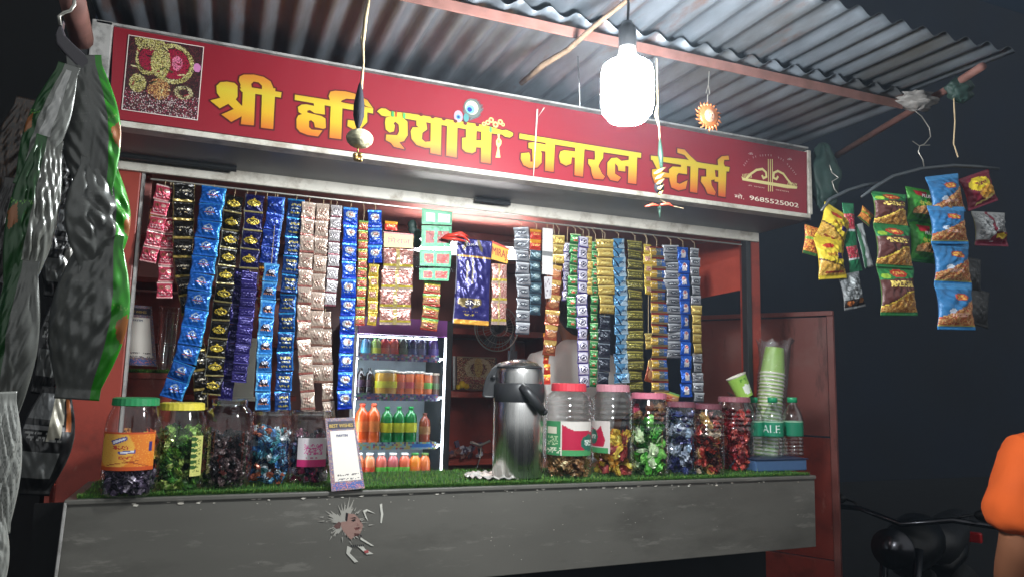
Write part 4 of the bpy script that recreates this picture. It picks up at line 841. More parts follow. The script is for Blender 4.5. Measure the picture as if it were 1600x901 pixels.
jar('sweet jar with yellow lid full of green wrappers', 275, 628, 768, 78, 64, 11, (220, 204, 70), None, 'dome', (292, 308, 678, 740, lb), [(0, .68, [(96, 150, 50), (60, 120, 40), (150, 190, 90), (50, 90, 34), (170, 190, 100)], 170, .026, .6)], fill_label='green wrapped candies in the yellow lidded jar', seed=21)
jar('sweet jar with clear lid holding dark brown toffees', 350, 622, 765, 76, 52, 10, (200, 200, 200), None, 'dome', None, [(0, .62, [(40, 30, 34), (66, 48, 50), (24, 20, 26), (100, 84, 84)], 230, .018, .35)], lidm=M_petb, fill_label='dark brown toffees in the clear lidded jar', seed=31)
jar('sweet jar with blue and silver candies beside the dark toffee jar', 418, 640, 759, 66, 58, 7, (200, 200, 200), None, 'dome', None, [(0, .74, [(40, 96, 150), (90, 150, 180), (170, 180, 186), (24, 52, 90), (60, 130, 140), (150, 80, 60)], 200, .02, .8)], lidm=M_petb, fill_label='blue and silver candies in a clear jar', seed=41)
lb = Paint(30, 24, (214, 206, 210)); lb.rect(0, .74, 1, 1, (196, 44, 110)).marks(.25, .2, .85, .6, (206, 90, 150), .6).marks(.3, .66, .7, .72, (190, 60, 120), .5)
jar('sweet jar with pink and white label next to the payment card', 482, 640, 757, 66, 60, 7, (200, 200, 200), None, 'dome', (463, 506, 681, 725, lb), [(0, .5, [(190, 50, 110), (90, 50, 90), (200, 180, 196), (60, 50, 90)], 120, .022, .6), (.5, .68, [(60, 50, 60), (120, 70, 90)], 24, .02, .6)], lidm=M_petb, fill_label='pink and purple candies in the pink labelled jar', seed=51)
lb = Paint(40, 30, (206, 200, 192)); lb.rect(0, 0, .36, 1, (60, 130, 84)).rect(.06, .16, .28, .36, (206, 200, 180)).marks(.05, .44, .3, .7, (170, 190, 150), .4).marks(.05, .78, .5, .92, (210, 214, 190), .5).poly([(.38, .1), (.6, .28), (.85, .26), (1, .3), (1, .8), (.38, .85)], (176, 30, 64)).rect(.38, .84, 1, 1, (70, 146, 90)).ell(.92, .62, .2, .24, (40, 100, 84)).marks(.8, .54, 1, .7, (206, 216, 206), .6)
jar('tall biscuit jar with red lid, green and crimson label, right of the flask', 887, 598, 747, 74, 54, 12, (206, 60, 72), None, 'ring', (853, 922, 656, 708, lb), [(0, .27, [(176, 130, 84), (196, 156, 110), (150, 104, 64)], 110, .026, 1.2)], fill_label='tan round biscuits in the red lidded jar', seed=61)
lb = Paint(40, 30, (206, 196, 190)); lb.poly([(0, .2), (.4, .3), (.6, .15), (.8, .6), (.72, .8), (0, .8)], (176, 30, 64)).ell(.16, .5, .28, .24, (40, 100, 84)).marks(0, .42, .32, .58, (206, 216, 206), .6).rect(0, .84, .92, 1, (70, 146, 90))
jar('biscuit jar with faded pink lid and yellow packets', 957, 600, 745, 66, 51, 11, (190, 130, 140), None, 'ring', (925, 953, 656, 705, lb), [(0, .46, [(206, 170, 50), (220, 190, 80), (180, 120, 40), (150, 60, 60)], 60, .036, .6)], fill_label='yellow packets in the faded pink lidded jar', seed=71)
jar('jar with pink lid full of bright green packets', 1014, 613, 745, 62, 53, 9, (196, 110, 130), None, 'ring', None, [(0, .66, [(86, 170, 60), (50, 130, 40), (130, 200, 100), (30, 80, 30), (190, 210, 170)], 52, .036, .6), (.66, .86, [(120, 70, 50), (196, 80, 110), (150, 110, 70)], 16, .03, .6)], fill_label='bright green packets in the pink lidded jar', seed=81)
jar('jar with mauve lid full of navy and white wrappers', 1065, 627, 744, 48, 42, 8, (120, 70, 82), None, 'ring', None, [(0, .88, [(46, 48, 96), (170, 180, 196), (60, 70, 120), (26, 26, 60), (130, 150, 170)], 90, .03, .7)], fill_label='navy and white wrappers in the mauve lidded jar', seed=91)
jar('jar with dull maroon lid full of brown and gold chocolates', 1106, 630, 744, 52, 44, 8, (112, 62, 72), None, 'ring', None, [(0, .88, [(90, 40, 34), (190, 150, 90), (60, 26, 26), (170, 60, 50), (200, 180, 150)], 90, .028, .7)], fill_label='brown and gold chocolates in the maroon lidded jar', seed=101)
jar('jar with flat pink lid full of red sweets, rightmost jar', 1149, 619, 744, 58, 48, 8, (150, 90, 100), 2.06, 'ring', None, [(0, .8, [(176, 36, 44), (140, 24, 34), (206, 90, 80), (100, 20, 30)], 150, .022, .8)], fill_label='red sweets in the rightmost jar', seed=111)

# ------------------------------------------------------------------ pump flask on its crumpled foil tray
fl = at(808, 744, Z=ZC+.006); FY = fl.y; s = mpp(810, 660, FY); zt_ = at(808, 561, Y=FY).z-fl.z
FZ = lambda py: at(808, py, Y=FY).z-fl.z
T = empty('pump_flask', fl, 'tall brushed steel pump flask with black spout and handle', 'flask')
R0 = 39*s; view = math.atan2(fl.x, fl.y); rx = Vector((math.cos(view), -math.sin(view), 0)); fw = Vector((math.sin(view), math.cos(view), 0))
lathe_thing('body', M_steel, [(0, .002), (R0*.95, .002), (R0, .006), (R0, FZ(626)), (R0*.98, FZ(624))], T, n=48)
lathe_thing('collar', M_blackpl, [(R0*.985, FZ(628)), (R0*1.02, FZ(626)), (R0*1.02, FZ(600)), (R0*.97, FZ(598)), (0, FZ(598))], T, n=48)
lathe_thing('dome', M_steel, [(R0*.95, FZ(598)), (R0*.95, FZ(582)), (R0*.90, FZ(574)), (R0*.72, FZ(566)), (R0*.4, FZ(562)), (0, FZ(561))], T, n=48)
lathe_thing('pump_ring', M_blackpl, [(R0*.88, FZ(575)), (R0*.93, FZ(575)), (R0*.91, FZ(572)), (R0*.84, FZ(570.5))], T, n=48)
g = G(); g.lathe([(0, FZ(560.5)), (R0*.3, FZ(560.5)), (R0*.34, FZ(562)), (R0*.34, FZ(563))], n=24)
g.build('pump_button', M_blackpl, T, smooth=True)
g = G()   # spout: a hooded nose on the left
def side(x_px, y_px, dpt=0): return rx*((x_px-808)*s)+Vector((0, 0, FZ(y_px)))+fw*dpt
prof = [(792, 563), (776, 567), (764, 576), (756, 590), (752, 606), (751, 620), (757, 622), (770, 622), (776, 632), (790, 634), (796, 600)]
hw = [.006, .012, .016, .018, .018, .016, .014, .014, .018, .02, .024]
V = [side(x, y, -w_) for (x, y), w_ in zip(prof, hw)]+[side(x, y, w_) for (x, y), w_ in zip(prof, hw)]; n = len(prof)
g.add(V, [tuple(range(n)), tuple(range(2*n-1, n-1, -1))]+[(i, n+i, n+(i+1) % n, (i+1) % n) for i in range(n)]); g.build('spout', M_blackpl, T, bevel=.004)
g = G(); c_ = side(768, 589, -.0215); g.lathe([(0, -.003), (.007, -.003), (.007, .003), (0, .003)], c_, 16, rotm(R(90), 0, -view)); g.build('spout_button', M_blackpl, T, smooth=True)
g = G(); g.tube([side(812, 603, -R0*.95), side(822, 612, -R0*1.12), side(833, 626, -R0*1.05), side(845, 641, -R0*.8)], [.012, .0145, .0145, .012], 12); g.build('carry_handle', M_blackpl, T, smooth=True)
g = G(); g.ball(side(846, 641, -R0*.8), .0125, 12, 8, (1, 1, .8)); g.build('handle_cap', M_blackpl, T, smooth=True)
# tray
g = G(); n = 90; V = []; P = [(0, .0035), (.05, .003), (.062, .004), (.072, .009), (.078, .006)]
rs = np.random.RandomState(9)
for r_, z_ in P:
    for k in range(n):
        q = 2*math.pi*k/n; cr_ = .0035*math.sin(k*1.7)*(r_ > .055)+rs.normal(0, .0008); V.append((r_*1.5*math.cos(q)*(1+.012*math.sin(q*22)*(r_ > .07)), r_*1.0*math.sin(q)*(1+.02*math.sin(q*22)*(r_ > .07)), z_+cr_*(r_ > .04)))
F = [(i*n+k, i*n+(k+1) % n, (i+1)*n+(k+1) % n, (i+1)*n+k) for i in range(len(P)-1) for k in range(n)]
V2 = [(a_, b_, c_-.0012) for a_, b_, c_ in V]; nn = len(V)
g.add(V+V2, F+[tuple(nn+q for q in f[::-1]) for f in F]); o = g.build('foil_tray', mat('foil', C(206, 204, 198), .35, .5, bump=.6, bscale=90), smooth=False); c_ = at(789, 744, Y=FY); o.location = (c_.x, FY+.01, ZC+.006); tag(o, 'crinkled silver foil tray under the steel flask', 'tray')

# ------------------------------------------------------------------ water bottles on a blue tray
ty = at(1218, 718, Z=ZC+.02).y
a, b = at(1181, 728, Y=1.99), at(1261, 728, Y=1.99); zt2 = at(1220, 716, Y=1.99).z
T = empty('blue_tray', ((a.x+b.x)/2, 2.06, ZC+.004), 'blue plastic tray under three water bottles', 'tray'); w2_ = (b.x-a.x)/2
g = G(); g.box((-w2_, -.07, 0), (w2_, .07, zt2-ZC-.008)); g.build('base', mat('blue_plastic', C(70, 100, 140), .4), T, bevel=.004)
g = G(); g.box((-w2_-.004, -.075, zt2-ZC-.0075), (w2_+.004, .075, zt2-ZC-.004)); g.build('rim', mat('dark_blue_plastic', C(36, 50, 84), .4), T, bevel=.0015)
TZ = zt2-.0
GW = 'mineral water bottles on the blue tray'
def water(label, cx, Y, txt_=''):
    b0_ = at(cx, 716, Y=Y); b0_.z = TZ+.001; s = mpp(cx, 670, Y); hh = at(cx, 621, Y=Y).z-b0_.z; r0 = 15.2*s
    rt = empty('water_bottle', b0_, label, 'bottle', GW)
    prof = [(0, .002), (r0*.8, .001), (r0, .006)]
    for k in range(7): z = .01+k*hh*.062; prof += [(r0, z), (r0*.95, z+hh*.02), (r0*.95, z+hh*.035), (r0, z+hh*.05)]
    prof += [(r0, hh*.62), (r0*.93, hh*.70), (r0*.75, hh*.78), (r0*.5, hh*.85), (r0*.36, hh*.90), (r0*.36, hh*.94)]
    lathe_thing('body', M_petb, prof, rt, n=28)
    lathe_thing('cap', mat('green_cap', C(30, 150, 100), .35), [(0, hh*1.01), (r0*.46, hh*1.01), (r0*.5, hh), (r0*.5, hh*.92), (r0*.38, hh*.918)], rt, n=20)
    p = Paint(60, 14, (24, 130, 96)); p.rect(0, 0, 1, .1, (150, 190, 160)).rect(0, .9, 1, 1, (20, 90, 70)).marks(.1, .3, .3, .7, (200, 220, 210), .3).marks(.55, .3, .7, .7, (200, 220, 210), .3)
    nx = p.nx; V = []; z1, z0 = hh*.60, hh*.34
    for j in range(p.ny+1):
        for i in range(nx+1): q = 2*math.pi*i/nx; V.append((r0*1.02*math.sin(q), -r0*1.02*math.cos(q), z1+(z0-z1)*j/p.ny))
    g = G().add(V, [(j*(nx+1)+i, (j+1)*(nx+1)+i, (j+1)*(nx+1)+i+1, j*(nx+1)+i+1) for j in range(p.ny) for i in range(nx)], [tuple(c) for c in p.a.reshape(-1, 3)])
    lo = g.build('label', M_print, rt, smooth=True)
    if txt_:
        V, F = textgeo(txt_); x0 = min(v.x for v in V); x1 = max(v.x for v in V); vw = math.atan2(b0_.x, b0_.y); hz = hh*.13/max(v.y for v in V)
        V3 = []
        for v in V: t = -vw+((v.x-x0)*hz-(x1-x0)*hz*.62)/r0; V3.append((r0*1.035*math.sin(t), -r0*1.035*math.cos(t), hh*.41+v.y*hz))
        g = G(); g.col = C(226, 236, 230); g.add(V3, F).build('lettering', M_print, rt)
water('water bottle standing furthest left behind the red sweets jar', 1178, 2.09)
water('middle water bottle, its green label reading ALE', 1209, 2.05, 'ALE')
water('water bottle on the right end of the blue tray', 1240, 2.06)

# ------------------------------------------------------------------ paper cups
M_cup = M_print
def cup_geo(s, hw_top, hw_bot, h_):
    p = Paint(40, 16, (150, 194, 84)); p.rect(0, 0, 1, .06, (230, 228, 214)); p.marks(.42, .5, .62, .8, (226, 232, 220), .7).ell(.5, .66, .07, .22, (226, 232, 220)).marks(.4, .2, .6, .3, (90, 150, 40), .5)
    V = []; nx = p.nx
    for j in range(p.ny+1):
        for i in range(nx+1): q = 2*math.pi*i/nx-math.pi; f = j/p.ny; r_ = hw_top+(hw_bot-hw_top)*f; V.append((r_*math.sin(q), -r_*math.cos(q), h_*(1-f)))
    g = G().add(V, [(j*(nx+1)+i, (j+1)*(nx+1)+i, (j+1)*(nx+1)+i+1, j*(nx+1)+i+1) for j in range(p.ny) for i in range(nx)], [tuple(c) for c in p.a.reshape(-1, 3)])
    g.col = C(226, 222, 206); g.lathe([(hw_top*.985, h_), (hw_top*1.05, h_+.0005), (hw_top*1.05, h_-.003), (hw_top*1.0, h_-.003)], n=28); g.lathe([(hw_top*.97, h_), (hw_bot*.96, .003), (0, .003)], n=28); return g
CY = 2.13; s = mpp(1205, 600, CY); base_ = at(1204, 655, Y=CY); 
ST = empty('paper_cup_stack', (base_.x, CY, ZC+.003), 'tall stack of upturned green and white paper cups in a clear bag', 'cups')
zz = lambda py: at(1204, py, Y=CY).z-(ZC+.003)
g = cup_geo(s, 18.5*s, 14*s, 42*s)
first = g.build('paper_cup', M_print, ST, smooth=True)
tilt = math.atan2(16*s, zz(548)-zz(645)); 
nst = 26
for k in range(nst):
    o = first if k == 0 else first.copy()
    if k: COL.objects.link(o)
    o.parent = ST; o.rotation_euler = (math.pi, tilt*.8, 0); f = k/(nst-1); z = (zz(652)-0)+(zz(543)-zz(652))*f; z = .042*0+max(z, 0)
    z0_ = 43*s+(zz(543)-43*s)*f; o.location = ((-8+19*f)*s, 0, z0_); o.scale = (1-.12*0, 1, 1)
# bag
g = G(); n = 26; V = []; lv = [(0, 22, .5), (.15, 23, 1.2), (.35, 22, 2), (.55, 22, 2), (.75, 22.5, 2.2), (.9, 23, 3), (1.0, 25, 4), (1.04, 27, 5)]; rs = np.random.RandomState(4)
for f, r_, w_ in lv:
    for k in range(n): q = 2*math.pi*k/n; rr = (r_+rs.normal(0, w_*.35))*s; V.append(((-8+19*f)*s+rr*math.cos(q), rr*math.sin(q), .004+f*zz(541)+(rs.normal(0, 3)*s if f > 1 else 0)))
g.add(V, [(i*n+k, i*n+(k+1) % n, (i+1)*n+(k+1) % n, (i+1)*n+k) for i in range(len(lv)-1) for k in range(n)])
o = g.build('clear_bag', M_film, smooth=True); o.location = (base_.x, CY, ZC+.004); tag(o, 'open clear polythene bag around the paper cup stack', 'bag')
s = mpp(1160, 605, 2.06); g = cup_geo(s, 15.5*s, 12*s, 36*s); o = g.build('paper_cup', M_print, smooth=True); c_ = at(1165, 620, Y=2.06); o.location = c_; o.rotation_euler = (R(-10), R(-22), 0); tag(o, 'single green paper cup tipped on top of the jars', 'cup')
g = G(); rs = np.random.RandomState(8); P = [at(1133+rs.uniform(0, 16), 616+rs.uniform(-4, 5), Y=2.05) for _ in range(9)]; g.tube(P, .0012, 5); o = g.build('wire_tangle', M_blackpl); tag(o, 'small tangle of dark wire on the pink jar lid', 'wire')

# ------------------------------------------------------------------ drinks cooler
CYF = 3.30
def cp(x, y, Y=CYF): return at(x, y, Y=Y)
F0 = empty('drinks_cooler', (cp(622, 740).x, CYF, .34), 'lit upright drinks cooler with a purple header behind the counter', 'fridge'); O = F0.location.copy()
xl, xr = cp(553, 640).x, cp(697, 560).x; xr = xl+(xr-xl)*1.0; zt3 = cp(630, 497).z; yb = CYF+.38
def fb(name, a_, b_, m_, bev=.002): 
    g = G(); g.box([a_[i]-O[i] for i in range(3)], [b_[i]-O[i] for i in range(3)]); return g.build(name, m_, F0, bevel=bev)
fb('side_panel', (xl-.02, CYF, .34), (xl, yb, zt3), M_fridge); fb('side_panel', (xr, CYF, .34), (xr+.03, yb, zt3), M_blackpl)
fb('back_panel', (xl, yb-.02, .34), (xr, yb, zt3), mat('cooler_inner', C(212, 224, 234), .4)); 
hdr = fb('header', (xl, CYF-.004, cp(630, 523).z), (xr, CYF+.05, zt3), mat('purple_header', C(176, 96, 196), .35))
hdr2 = fb('top_panel', (xl, CYF+.052, zt3-.03), (xr, yb-.022, zt3-.002), M_fridge)
fb('led_and_fill_strip', (xr-.008, CYF-.002, .38), (xr-.002, CYF+.008, cp(690, 527).z), M_led, 0); fb('led_and_fill_strip', (xl+.02, CYF+.06, cp(630, 527).z), (xr-.03, CYF+.07, cp(630, 525).z), M_led, 0)
fb('led_and_fill_strip', (xl+.002, CYF+.03, .42), (xl+.008, CYF+.045, cp(690, 527).z), M_led, 0)  # added strip on the left side, brightens the bottles
fb('kick_panel', (xl, CYF, .34), (xr, CYF+.05, .40), M_fridge)
shz = [cp(625, 556).z, cp(625, 618).z, cp(625, 694).z, cp(625, 747).z, cp(625, 747).z-.25]
for k, z in enumerate(shz): 
    fb('shelf', (xl, CYF+.02, z-.012), (xr, yb-.022, z), M_fridge)
    if k > 3: continue
    fb('led_and_fill_strip', (xl+.012, CYF+.024, z-.0175), (xr-.02, CYF+.045, z-.0135), M_led, 0)  # added under each shelf to brighten the bottles below
    p = Paint(40, 4, (110, 90, 140)); p.speck(0, .1, 1, .9, [(120, 84, 150), (90, 96, 150), (176, 90, 100), (90, 140, 110), (170, 180, 200), (60, 60, 120)], .8); 
    if k == 2: p.speck(0, 0, 1, 1, [(150, 180, 190), (190, 180, 110), (120, 190, 200)], .8).rect(.7, .2, .95, .8, (60, 120, 200))
    panel(p, [Vector(q)-O for q in ((xl+.01, CYF+.015, z+.010), (xr-.03, CYF+.015, z+.010), (xr-.03, CYF+.015, z-.022), (xl+.01, CYF+.015, z-.022))], F0, 'price_strip', M_print)
fb('glass_door', (xl+.004, CYF-.010, .42), (xr-.012, CYF-.008, cp(630, 524).z), M_glass, 0)
def bottle(kind, x, z, Y, wpx, htop, body, cap, lab=None, lab2=None, glossy=True, label='', grp='cold drink bottles in the cooler'):
    c_ = cp(x, 600, Y); s = mpp(x, 600, Y); r0 = wpx/2*s*1.1; hh = cp(x, htop, Y).z-z
    rt = empty(kind, (c_.x, Y, z+.001), label, 'bottle', grp)
    if kind == 'soda_bottle': prof = [(0, 0), (r0*.8, .0), (r0, .008), (r0, hh*.25), (r0*.90, hh*.33), (r0*.97, hh*.42), (r0, hh*.62), (r0*.97, hh*.70), (r0*.80, hh*.79), (r0*.46, hh*.86), (r0*.36, hh*.9), (r0*.34, hh*.93)]
    elif kind == 'juice_jar': prof = [(0, 0), (r0*.9, 0), (r0, .006), (r0, hh*.8), (r0*.93, hh*.88), (r0*.9, hh*.92)]
    else: prof = [(0, 0), (r0*.85, 0), (r0, .006), (r0, hh*.55), (r0*.97, hh*.66), (r0*.84, hh*.77), (r0*.58, hh*.86), (r0*.55, hh*.9)]
    m_ = dmat(body); lathe_thing('body', m_, prof, rt, n=20)
    cw = {'soda_bottle': .4, 'juice_jar': .96, 'juice_bottle': .62}[kind]
    lathe_thing('cap', cmat(cap), [(0, hh), (r0*cw, hh), (r0*cw*1.05, hh*.985), (r0*cw*1.05, hh*(.93 if kind == 'soda_bottle' else .9)), (0, hh*.9)], rt, n=16)
    if lab: lathe_thing('label', cmat(lab), [(r0*1.03, hh*(.30 if kind != 'juice_bottle' else .04)), (r0*1.05, hh*.31 if kind != 'juice_bottle' else hh*.05), (r0*1.03, hh*(.56 if kind != 'juice_bottle' else .42))], rt, n=20)
    return rt
_dm = {}; _cm = {}
def dmat(c):
    if c not in _dm: _dm[c] = mat('drink', C(*c), .12, noise=.05, coat=.5)
    return _dm[c]
def cmat(c):
    if c not in _cm: _cm[c] = mat('cap_or_label', C(*c), .4, noise=.12, nscale=70)
    return _cm[c]
YS = CYF+.075
s1 = shz[0]
for x, b_, c_, l_, d in ((569, (60, 120, 150), (40, 50, 60), (60, 140, 170), 'pale blue soda bottle at the left end of the top cooler shelf'), (585, (150, 190, 80), (40, 120, 60), (206, 220, 60), 'lime green bottle second on the top cooler shelf'), (599, (190, 60, 40), (40, 130, 60), (206, 90, 50), 'red bottle with green cap third on the top cooler shelf'), (613, (206, 80, 50), (40, 130, 60), (196, 60, 50), 'orange red bottle fourth on the top cooler shelf'), (627, (30, 60, 34), (40, 90, 50), (40, 80, 40), 'dark green bottle on the top cooler shelf'), (642, (40, 44, 90), (30, 30, 60), (70, 80, 130), 'dark blue bottle on the top cooler shelf'), (656, (50, 50, 84), (30, 30, 50), (90, 90, 130), 'slate blue bottle on the top cooler shelf'), (675, (70, 50, 110), (60, 40, 90), (90, 70, 140), 'purple bottle at the right end of the top cooler shelf')):
    bottle('juice_bottle', x, s1, YS, 14.5, 526, b_, c_, l_, label=d)
for x, w_, k, b_, c_, l_, d, t in ((563, 13, 'soda_bottle', (34, 22, 24), (30, 30, 34), (60, 40, 60), 'dark cola bottle at the left of the second shelf', 574), (577, 13, 'soda_bottle', (30, 20, 22), (30, 30, 34), (60, 34, 44), 'second dark cola bottle beside the yellow jar', 574), (602, 32, 'juice_jar', (214, 160, 30), (226, 222, 200), (220, 214, 30), 'wide yellow mango jar with white lid', 578), (625, 14, 'juice_jar', (206, 90, 40), (226, 220, 210), (196, 80, 60), 'orange jar right beside the wide yellow jar', 580), (639.5, 14, 'juice_jar', (214, 110, 60), (226, 220, 210), (190, 60, 70), 'peach jar in the middle of the second shelf', 580), (654.5, 14, 'juice_jar', (226, 110, 40), (226, 220, 210), (220, 120, 50), 'bright orange jar on the second shelf', 580), (668.5, 13, 'juice_jar', (214, 120, 80), (226, 220, 210), (120, 190, 90), 'orange jar with green label on the second shelf', 582), (681, 10, 'juice_jar', (120, 90, 80), (200, 180, 160), (100, 120, 90), 'dull jar at the right end of the second shelf', 583)):
    bottle(k, x, shz[1], YS, w_, t, b_, c_, l_, label=d)
for x, w_, b_, c_, l_, d, t in ((568, 19, (226, 84, 24), (214, 70, 40), (226, 110, 50), 'large orange soda bottle at the left of the third shelf', 630), (586, 19, (232, 100, 34), (226, 90, 50), (232, 130, 60), 'large orange soda bottle second on the third shelf', 630), (607, 17.5, (16, 130, 60), (24, 150, 70), (214, 214, 40), 'green soda bottle with yellow label next to the orange ones', 635), (625.5, 17.5, (16, 130, 60), (24, 150, 70), (206, 210, 50), 'green soda bottle with yellow label, middle of three', 635), (644, 17.5, (16, 130, 60), (24, 150, 70), (220, 220, 60), 'green soda bottle with yellow label beside the brown drink', 635), (666, 16, (150, 70, 50), (120, 60, 50), (170, 120, 80), 'brown juice bottle at the right of the third shelf', 645)):
    bottle('soda_bottle', x, shz[2], YS, w_, t, b_, c_, l_, label=d)
for x, b_, c_, l_, d in ((566, (214, 110, 60), (226, 222, 214), (196, 60, 40), 'orange bottle with white cap at the left of the lowest shelf'), (583, (222, 130, 84), (226, 222, 214), (206, 70, 40), 'peach bottle with white cap and red label'), (601, (206, 96, 80), (226, 222, 214), (96, 176, 60), 'first red bottle with green label on the lowest shelf'), (619, (190, 96, 96), (226, 222, 214), (96, 176, 60), 'pink bottle with green label, middle of the lowest shelf'), (637, (214, 100, 70), (226, 222, 214), (110, 186, 70), 'coral bottle with green label on the lowest shelf'), (653, (232, 130, 40), (60, 130, 60), (226, 110, 40), 'bright orange bottle with green cap on the lowest shelf'), (668, (206, 110, 60), (90, 120, 60), (190, 90, 50), 'orange bottle at the right end of the lowest shelf')):
    bottle('juice_bottle', x, shz[3], YS, 16, 707, b_, c_, l_, label=d)

# ------------------------------------------------------------------ interior
def shelf_unit(name, label, cat, boxes, m_):
    r_ = empty(name, boxes[0][0], label, cat); O_ = Vector(boxes[0][0])
    for nm, a_, b_ in [(b[2], b[0], b[1]) for b in boxes]: g = G(); g.box([a_[i]-O_[i] for i in range(3)], [b_[i]-O_[i] for i in range(3)]); g.build(nm, m_, r_, bevel=.002)
    return r_
q = lambda x, y, Y: at(x, y, Y=Y)
Z1, Z2, Z3, Z0 = q(740, 513, 3.4).z, q(740, 611, 3.4).z, q(730, 716, 3.4).z, q(740, 760, 3.4).z
xa, xb = q(700, 600, 3.4).x, q(850, 600, 3.4).x
shelf_unit('wall_shelf', 'red steel wall shelving beside the drinks cooler', 'shelf', [((xa, 3.40, Z2-.03), (xb, 3.70, Z2), 'shelf'), ((xa, 3.40, Z1-.03), (xb, 3.70, Z1), 'shelf'), ((xa, 3.40, Z3-.03), (xb, 3.70, Z3), 'shelf'), ((xa, 3.66, .3), (xb, 3.70, Z1-.04), 'back_sheet'), ((xb+.002, 3.40, .3), (xb+.02, 3.70, Z1+.3), 'upright')], M_red)
shelf_unit('wall_shelf', 'dark red shelving behind the sachets at the far left inside', 'shelf', [((-.375, 3.2, H+.12), (.30, 3.5, H+.14), 'shelf'), ((-.375, 3.2, H-.1), (.30, 3.5, H-.08), 'shelf'), ((-.375, 3.2, H+.36), (.30, 3.5, H+.38), 'shelf'), ((-.375, 3.48, .4), (.30, 3.5, H+.35), 'back_sheet')], M_red)
# carton and pale things on left shelf
r_ = shelf_unit('white_carton', 'pale white carton behind the dark purple strip', 'carton', [(tuple(q(362, 622, 2.9)), tuple(q(402, 528, 2.9)+Vector((0, .1, 0))), 'box'), (tuple(q(359, 626, 2.895)), tuple(q(403, 620, 2.895)+Vector((0, .11, 0))), 'tray')], mat('pale_card', C(170, 176, 164), .6))
for (x, y, w_, h_, c_, d) in ((238, 335, 26, 14, (200, 130, 60), 'small orange box high on the left shelf'), (232, 352, 22, 18, (40, 36, 40), 'black tape roll box under the orange box')):
    P0 = q(x-w_/2, y+h_/2, 2.6); P1 = q(x+w_/2, y-h_/2, 2.6); g = G(); g.box(P0, P1+Vector((0, .06, 0))); o = g.build('small_box', mat('boxcard', C(*c_), .5), bevel=.002); tag(o, d, 'box')
a_ = q(200, 362, 2.62); g = G(); g.box((-.38, 2.6, a_.z-.02), (.0, 2.8, a_.z)); o = g.build('corner_shelf', M_red, bevel=.002); tag(o, 'small red corner shelf carrying the orange box', 'shelf')
a_ = q(222, 275, 2.32); b_ = q(236, 366, 2.32); g = G(); g.box((q(214, 300, 2.32).x, 2.32, b_.z), (q(236, 300, 2.32).x, 2.34, H+.59)); o = g.build('reflection_strip', M_pink, bevel=.002); tag(o, 'pink strip coloured as reflected light behind the left post', 'strip')  # pink colour carries the light reflected on the red post
# framed picture
P = [q(712, 556, 3.42), q(776, 558, 3.45), q(776, 611, 3.45), q(712, 608, 3.42)]; c_ = (P[2]+P[3])/2; r_ = empty('framed_picture', c_, 'framed golden picture standing on the red shelf behind the flask', 'picture')
p = Paint(60, 50, (104, 70, 50)); pal = [(176, 140, 90), (120, 80, 56), (206, 180, 140), (150, 60, 50), (84, 60, 44)]
p.speck(0, 0, 1, 1, pal, .8); p.speck(0, 0, 1, 1, [(214, 200, 160), (196, 176, 130)], .95, rg(.55, .36, .33, .34, .35)); p.speck(0, 0, 1, 1, [(214, 196, 120), (190, 150, 80)], .95, rg(.55, .3, .1, .3, 0)); p.speck(.2, .6, 1, .8, [(150, 60, 60), (190, 110, 90)], .6); p.rect(0, 0, 1, .04, (150, 130, 100)).rect(0, .96, 1, 1, (90, 70, 60)).rect(0, 0, .03, 1, (60, 50, 46)).rect(.97, 0, 1, 1, (60, 50, 46))
panel(p, [v-c_ for v in P], r_, 'picture', M_print, th=.004); g = G(); g.tube([P[0]-c_+Vector((-.01, -.004, 0)), P[3]-c_+Vector((-.01, -.004, 0))], .007, 8); g.build('frame_rail', M_alu, r_)
g = G(); g.ball(q(722, 600, 3.38), .018, 8, 6); g.ball(q(729, 603, 3.38), .014, 8, 6); g.ball(q(716, 604, 3.38), .013, 8, 6); o = g.build('flower_heap', mat('marigold', C(214, 176, 40), .7, bump=1), smooth=True); tag(o, 'yellow marigold flowers in front of the framed picture', 'flowers')
# clutter
g = G(); rs = np.random.RandomState(12)
for k in range(24):
    c_ = q(703+rs.uniform(0, 50), 700+rs.uniform(-8, 12), 3.36); g.col = tuple(lin(random.choice([(90, 80, 100), (170, 170, 180), (60, 50, 60), (130, 90, 80)]))); g.obox(c_, (.03, .02, .012), rotm(rs.uniform(0, 3), rs.uniform(0, 3), rs.uniform(0, 3)))
o = g.build('clutter', M_foil2); tag(o, 'jumble of small wrappers on the low shelf left of the flask', None, kind='stuff')
g = G(); g.tube([q(735, 690, 3.3), q(750, 695, 3.3), q(766, 688, 3.3)], .006, 6); g.tube([q(752, 697, 3.3), q(750, 715, 3.3), q(742, 738, 3.3)], .003, 6); o = g.build('steel_bracket', M_wire, smooth=True); tag(o, 'bent wire bracket beside the flask tray', 'bracket')
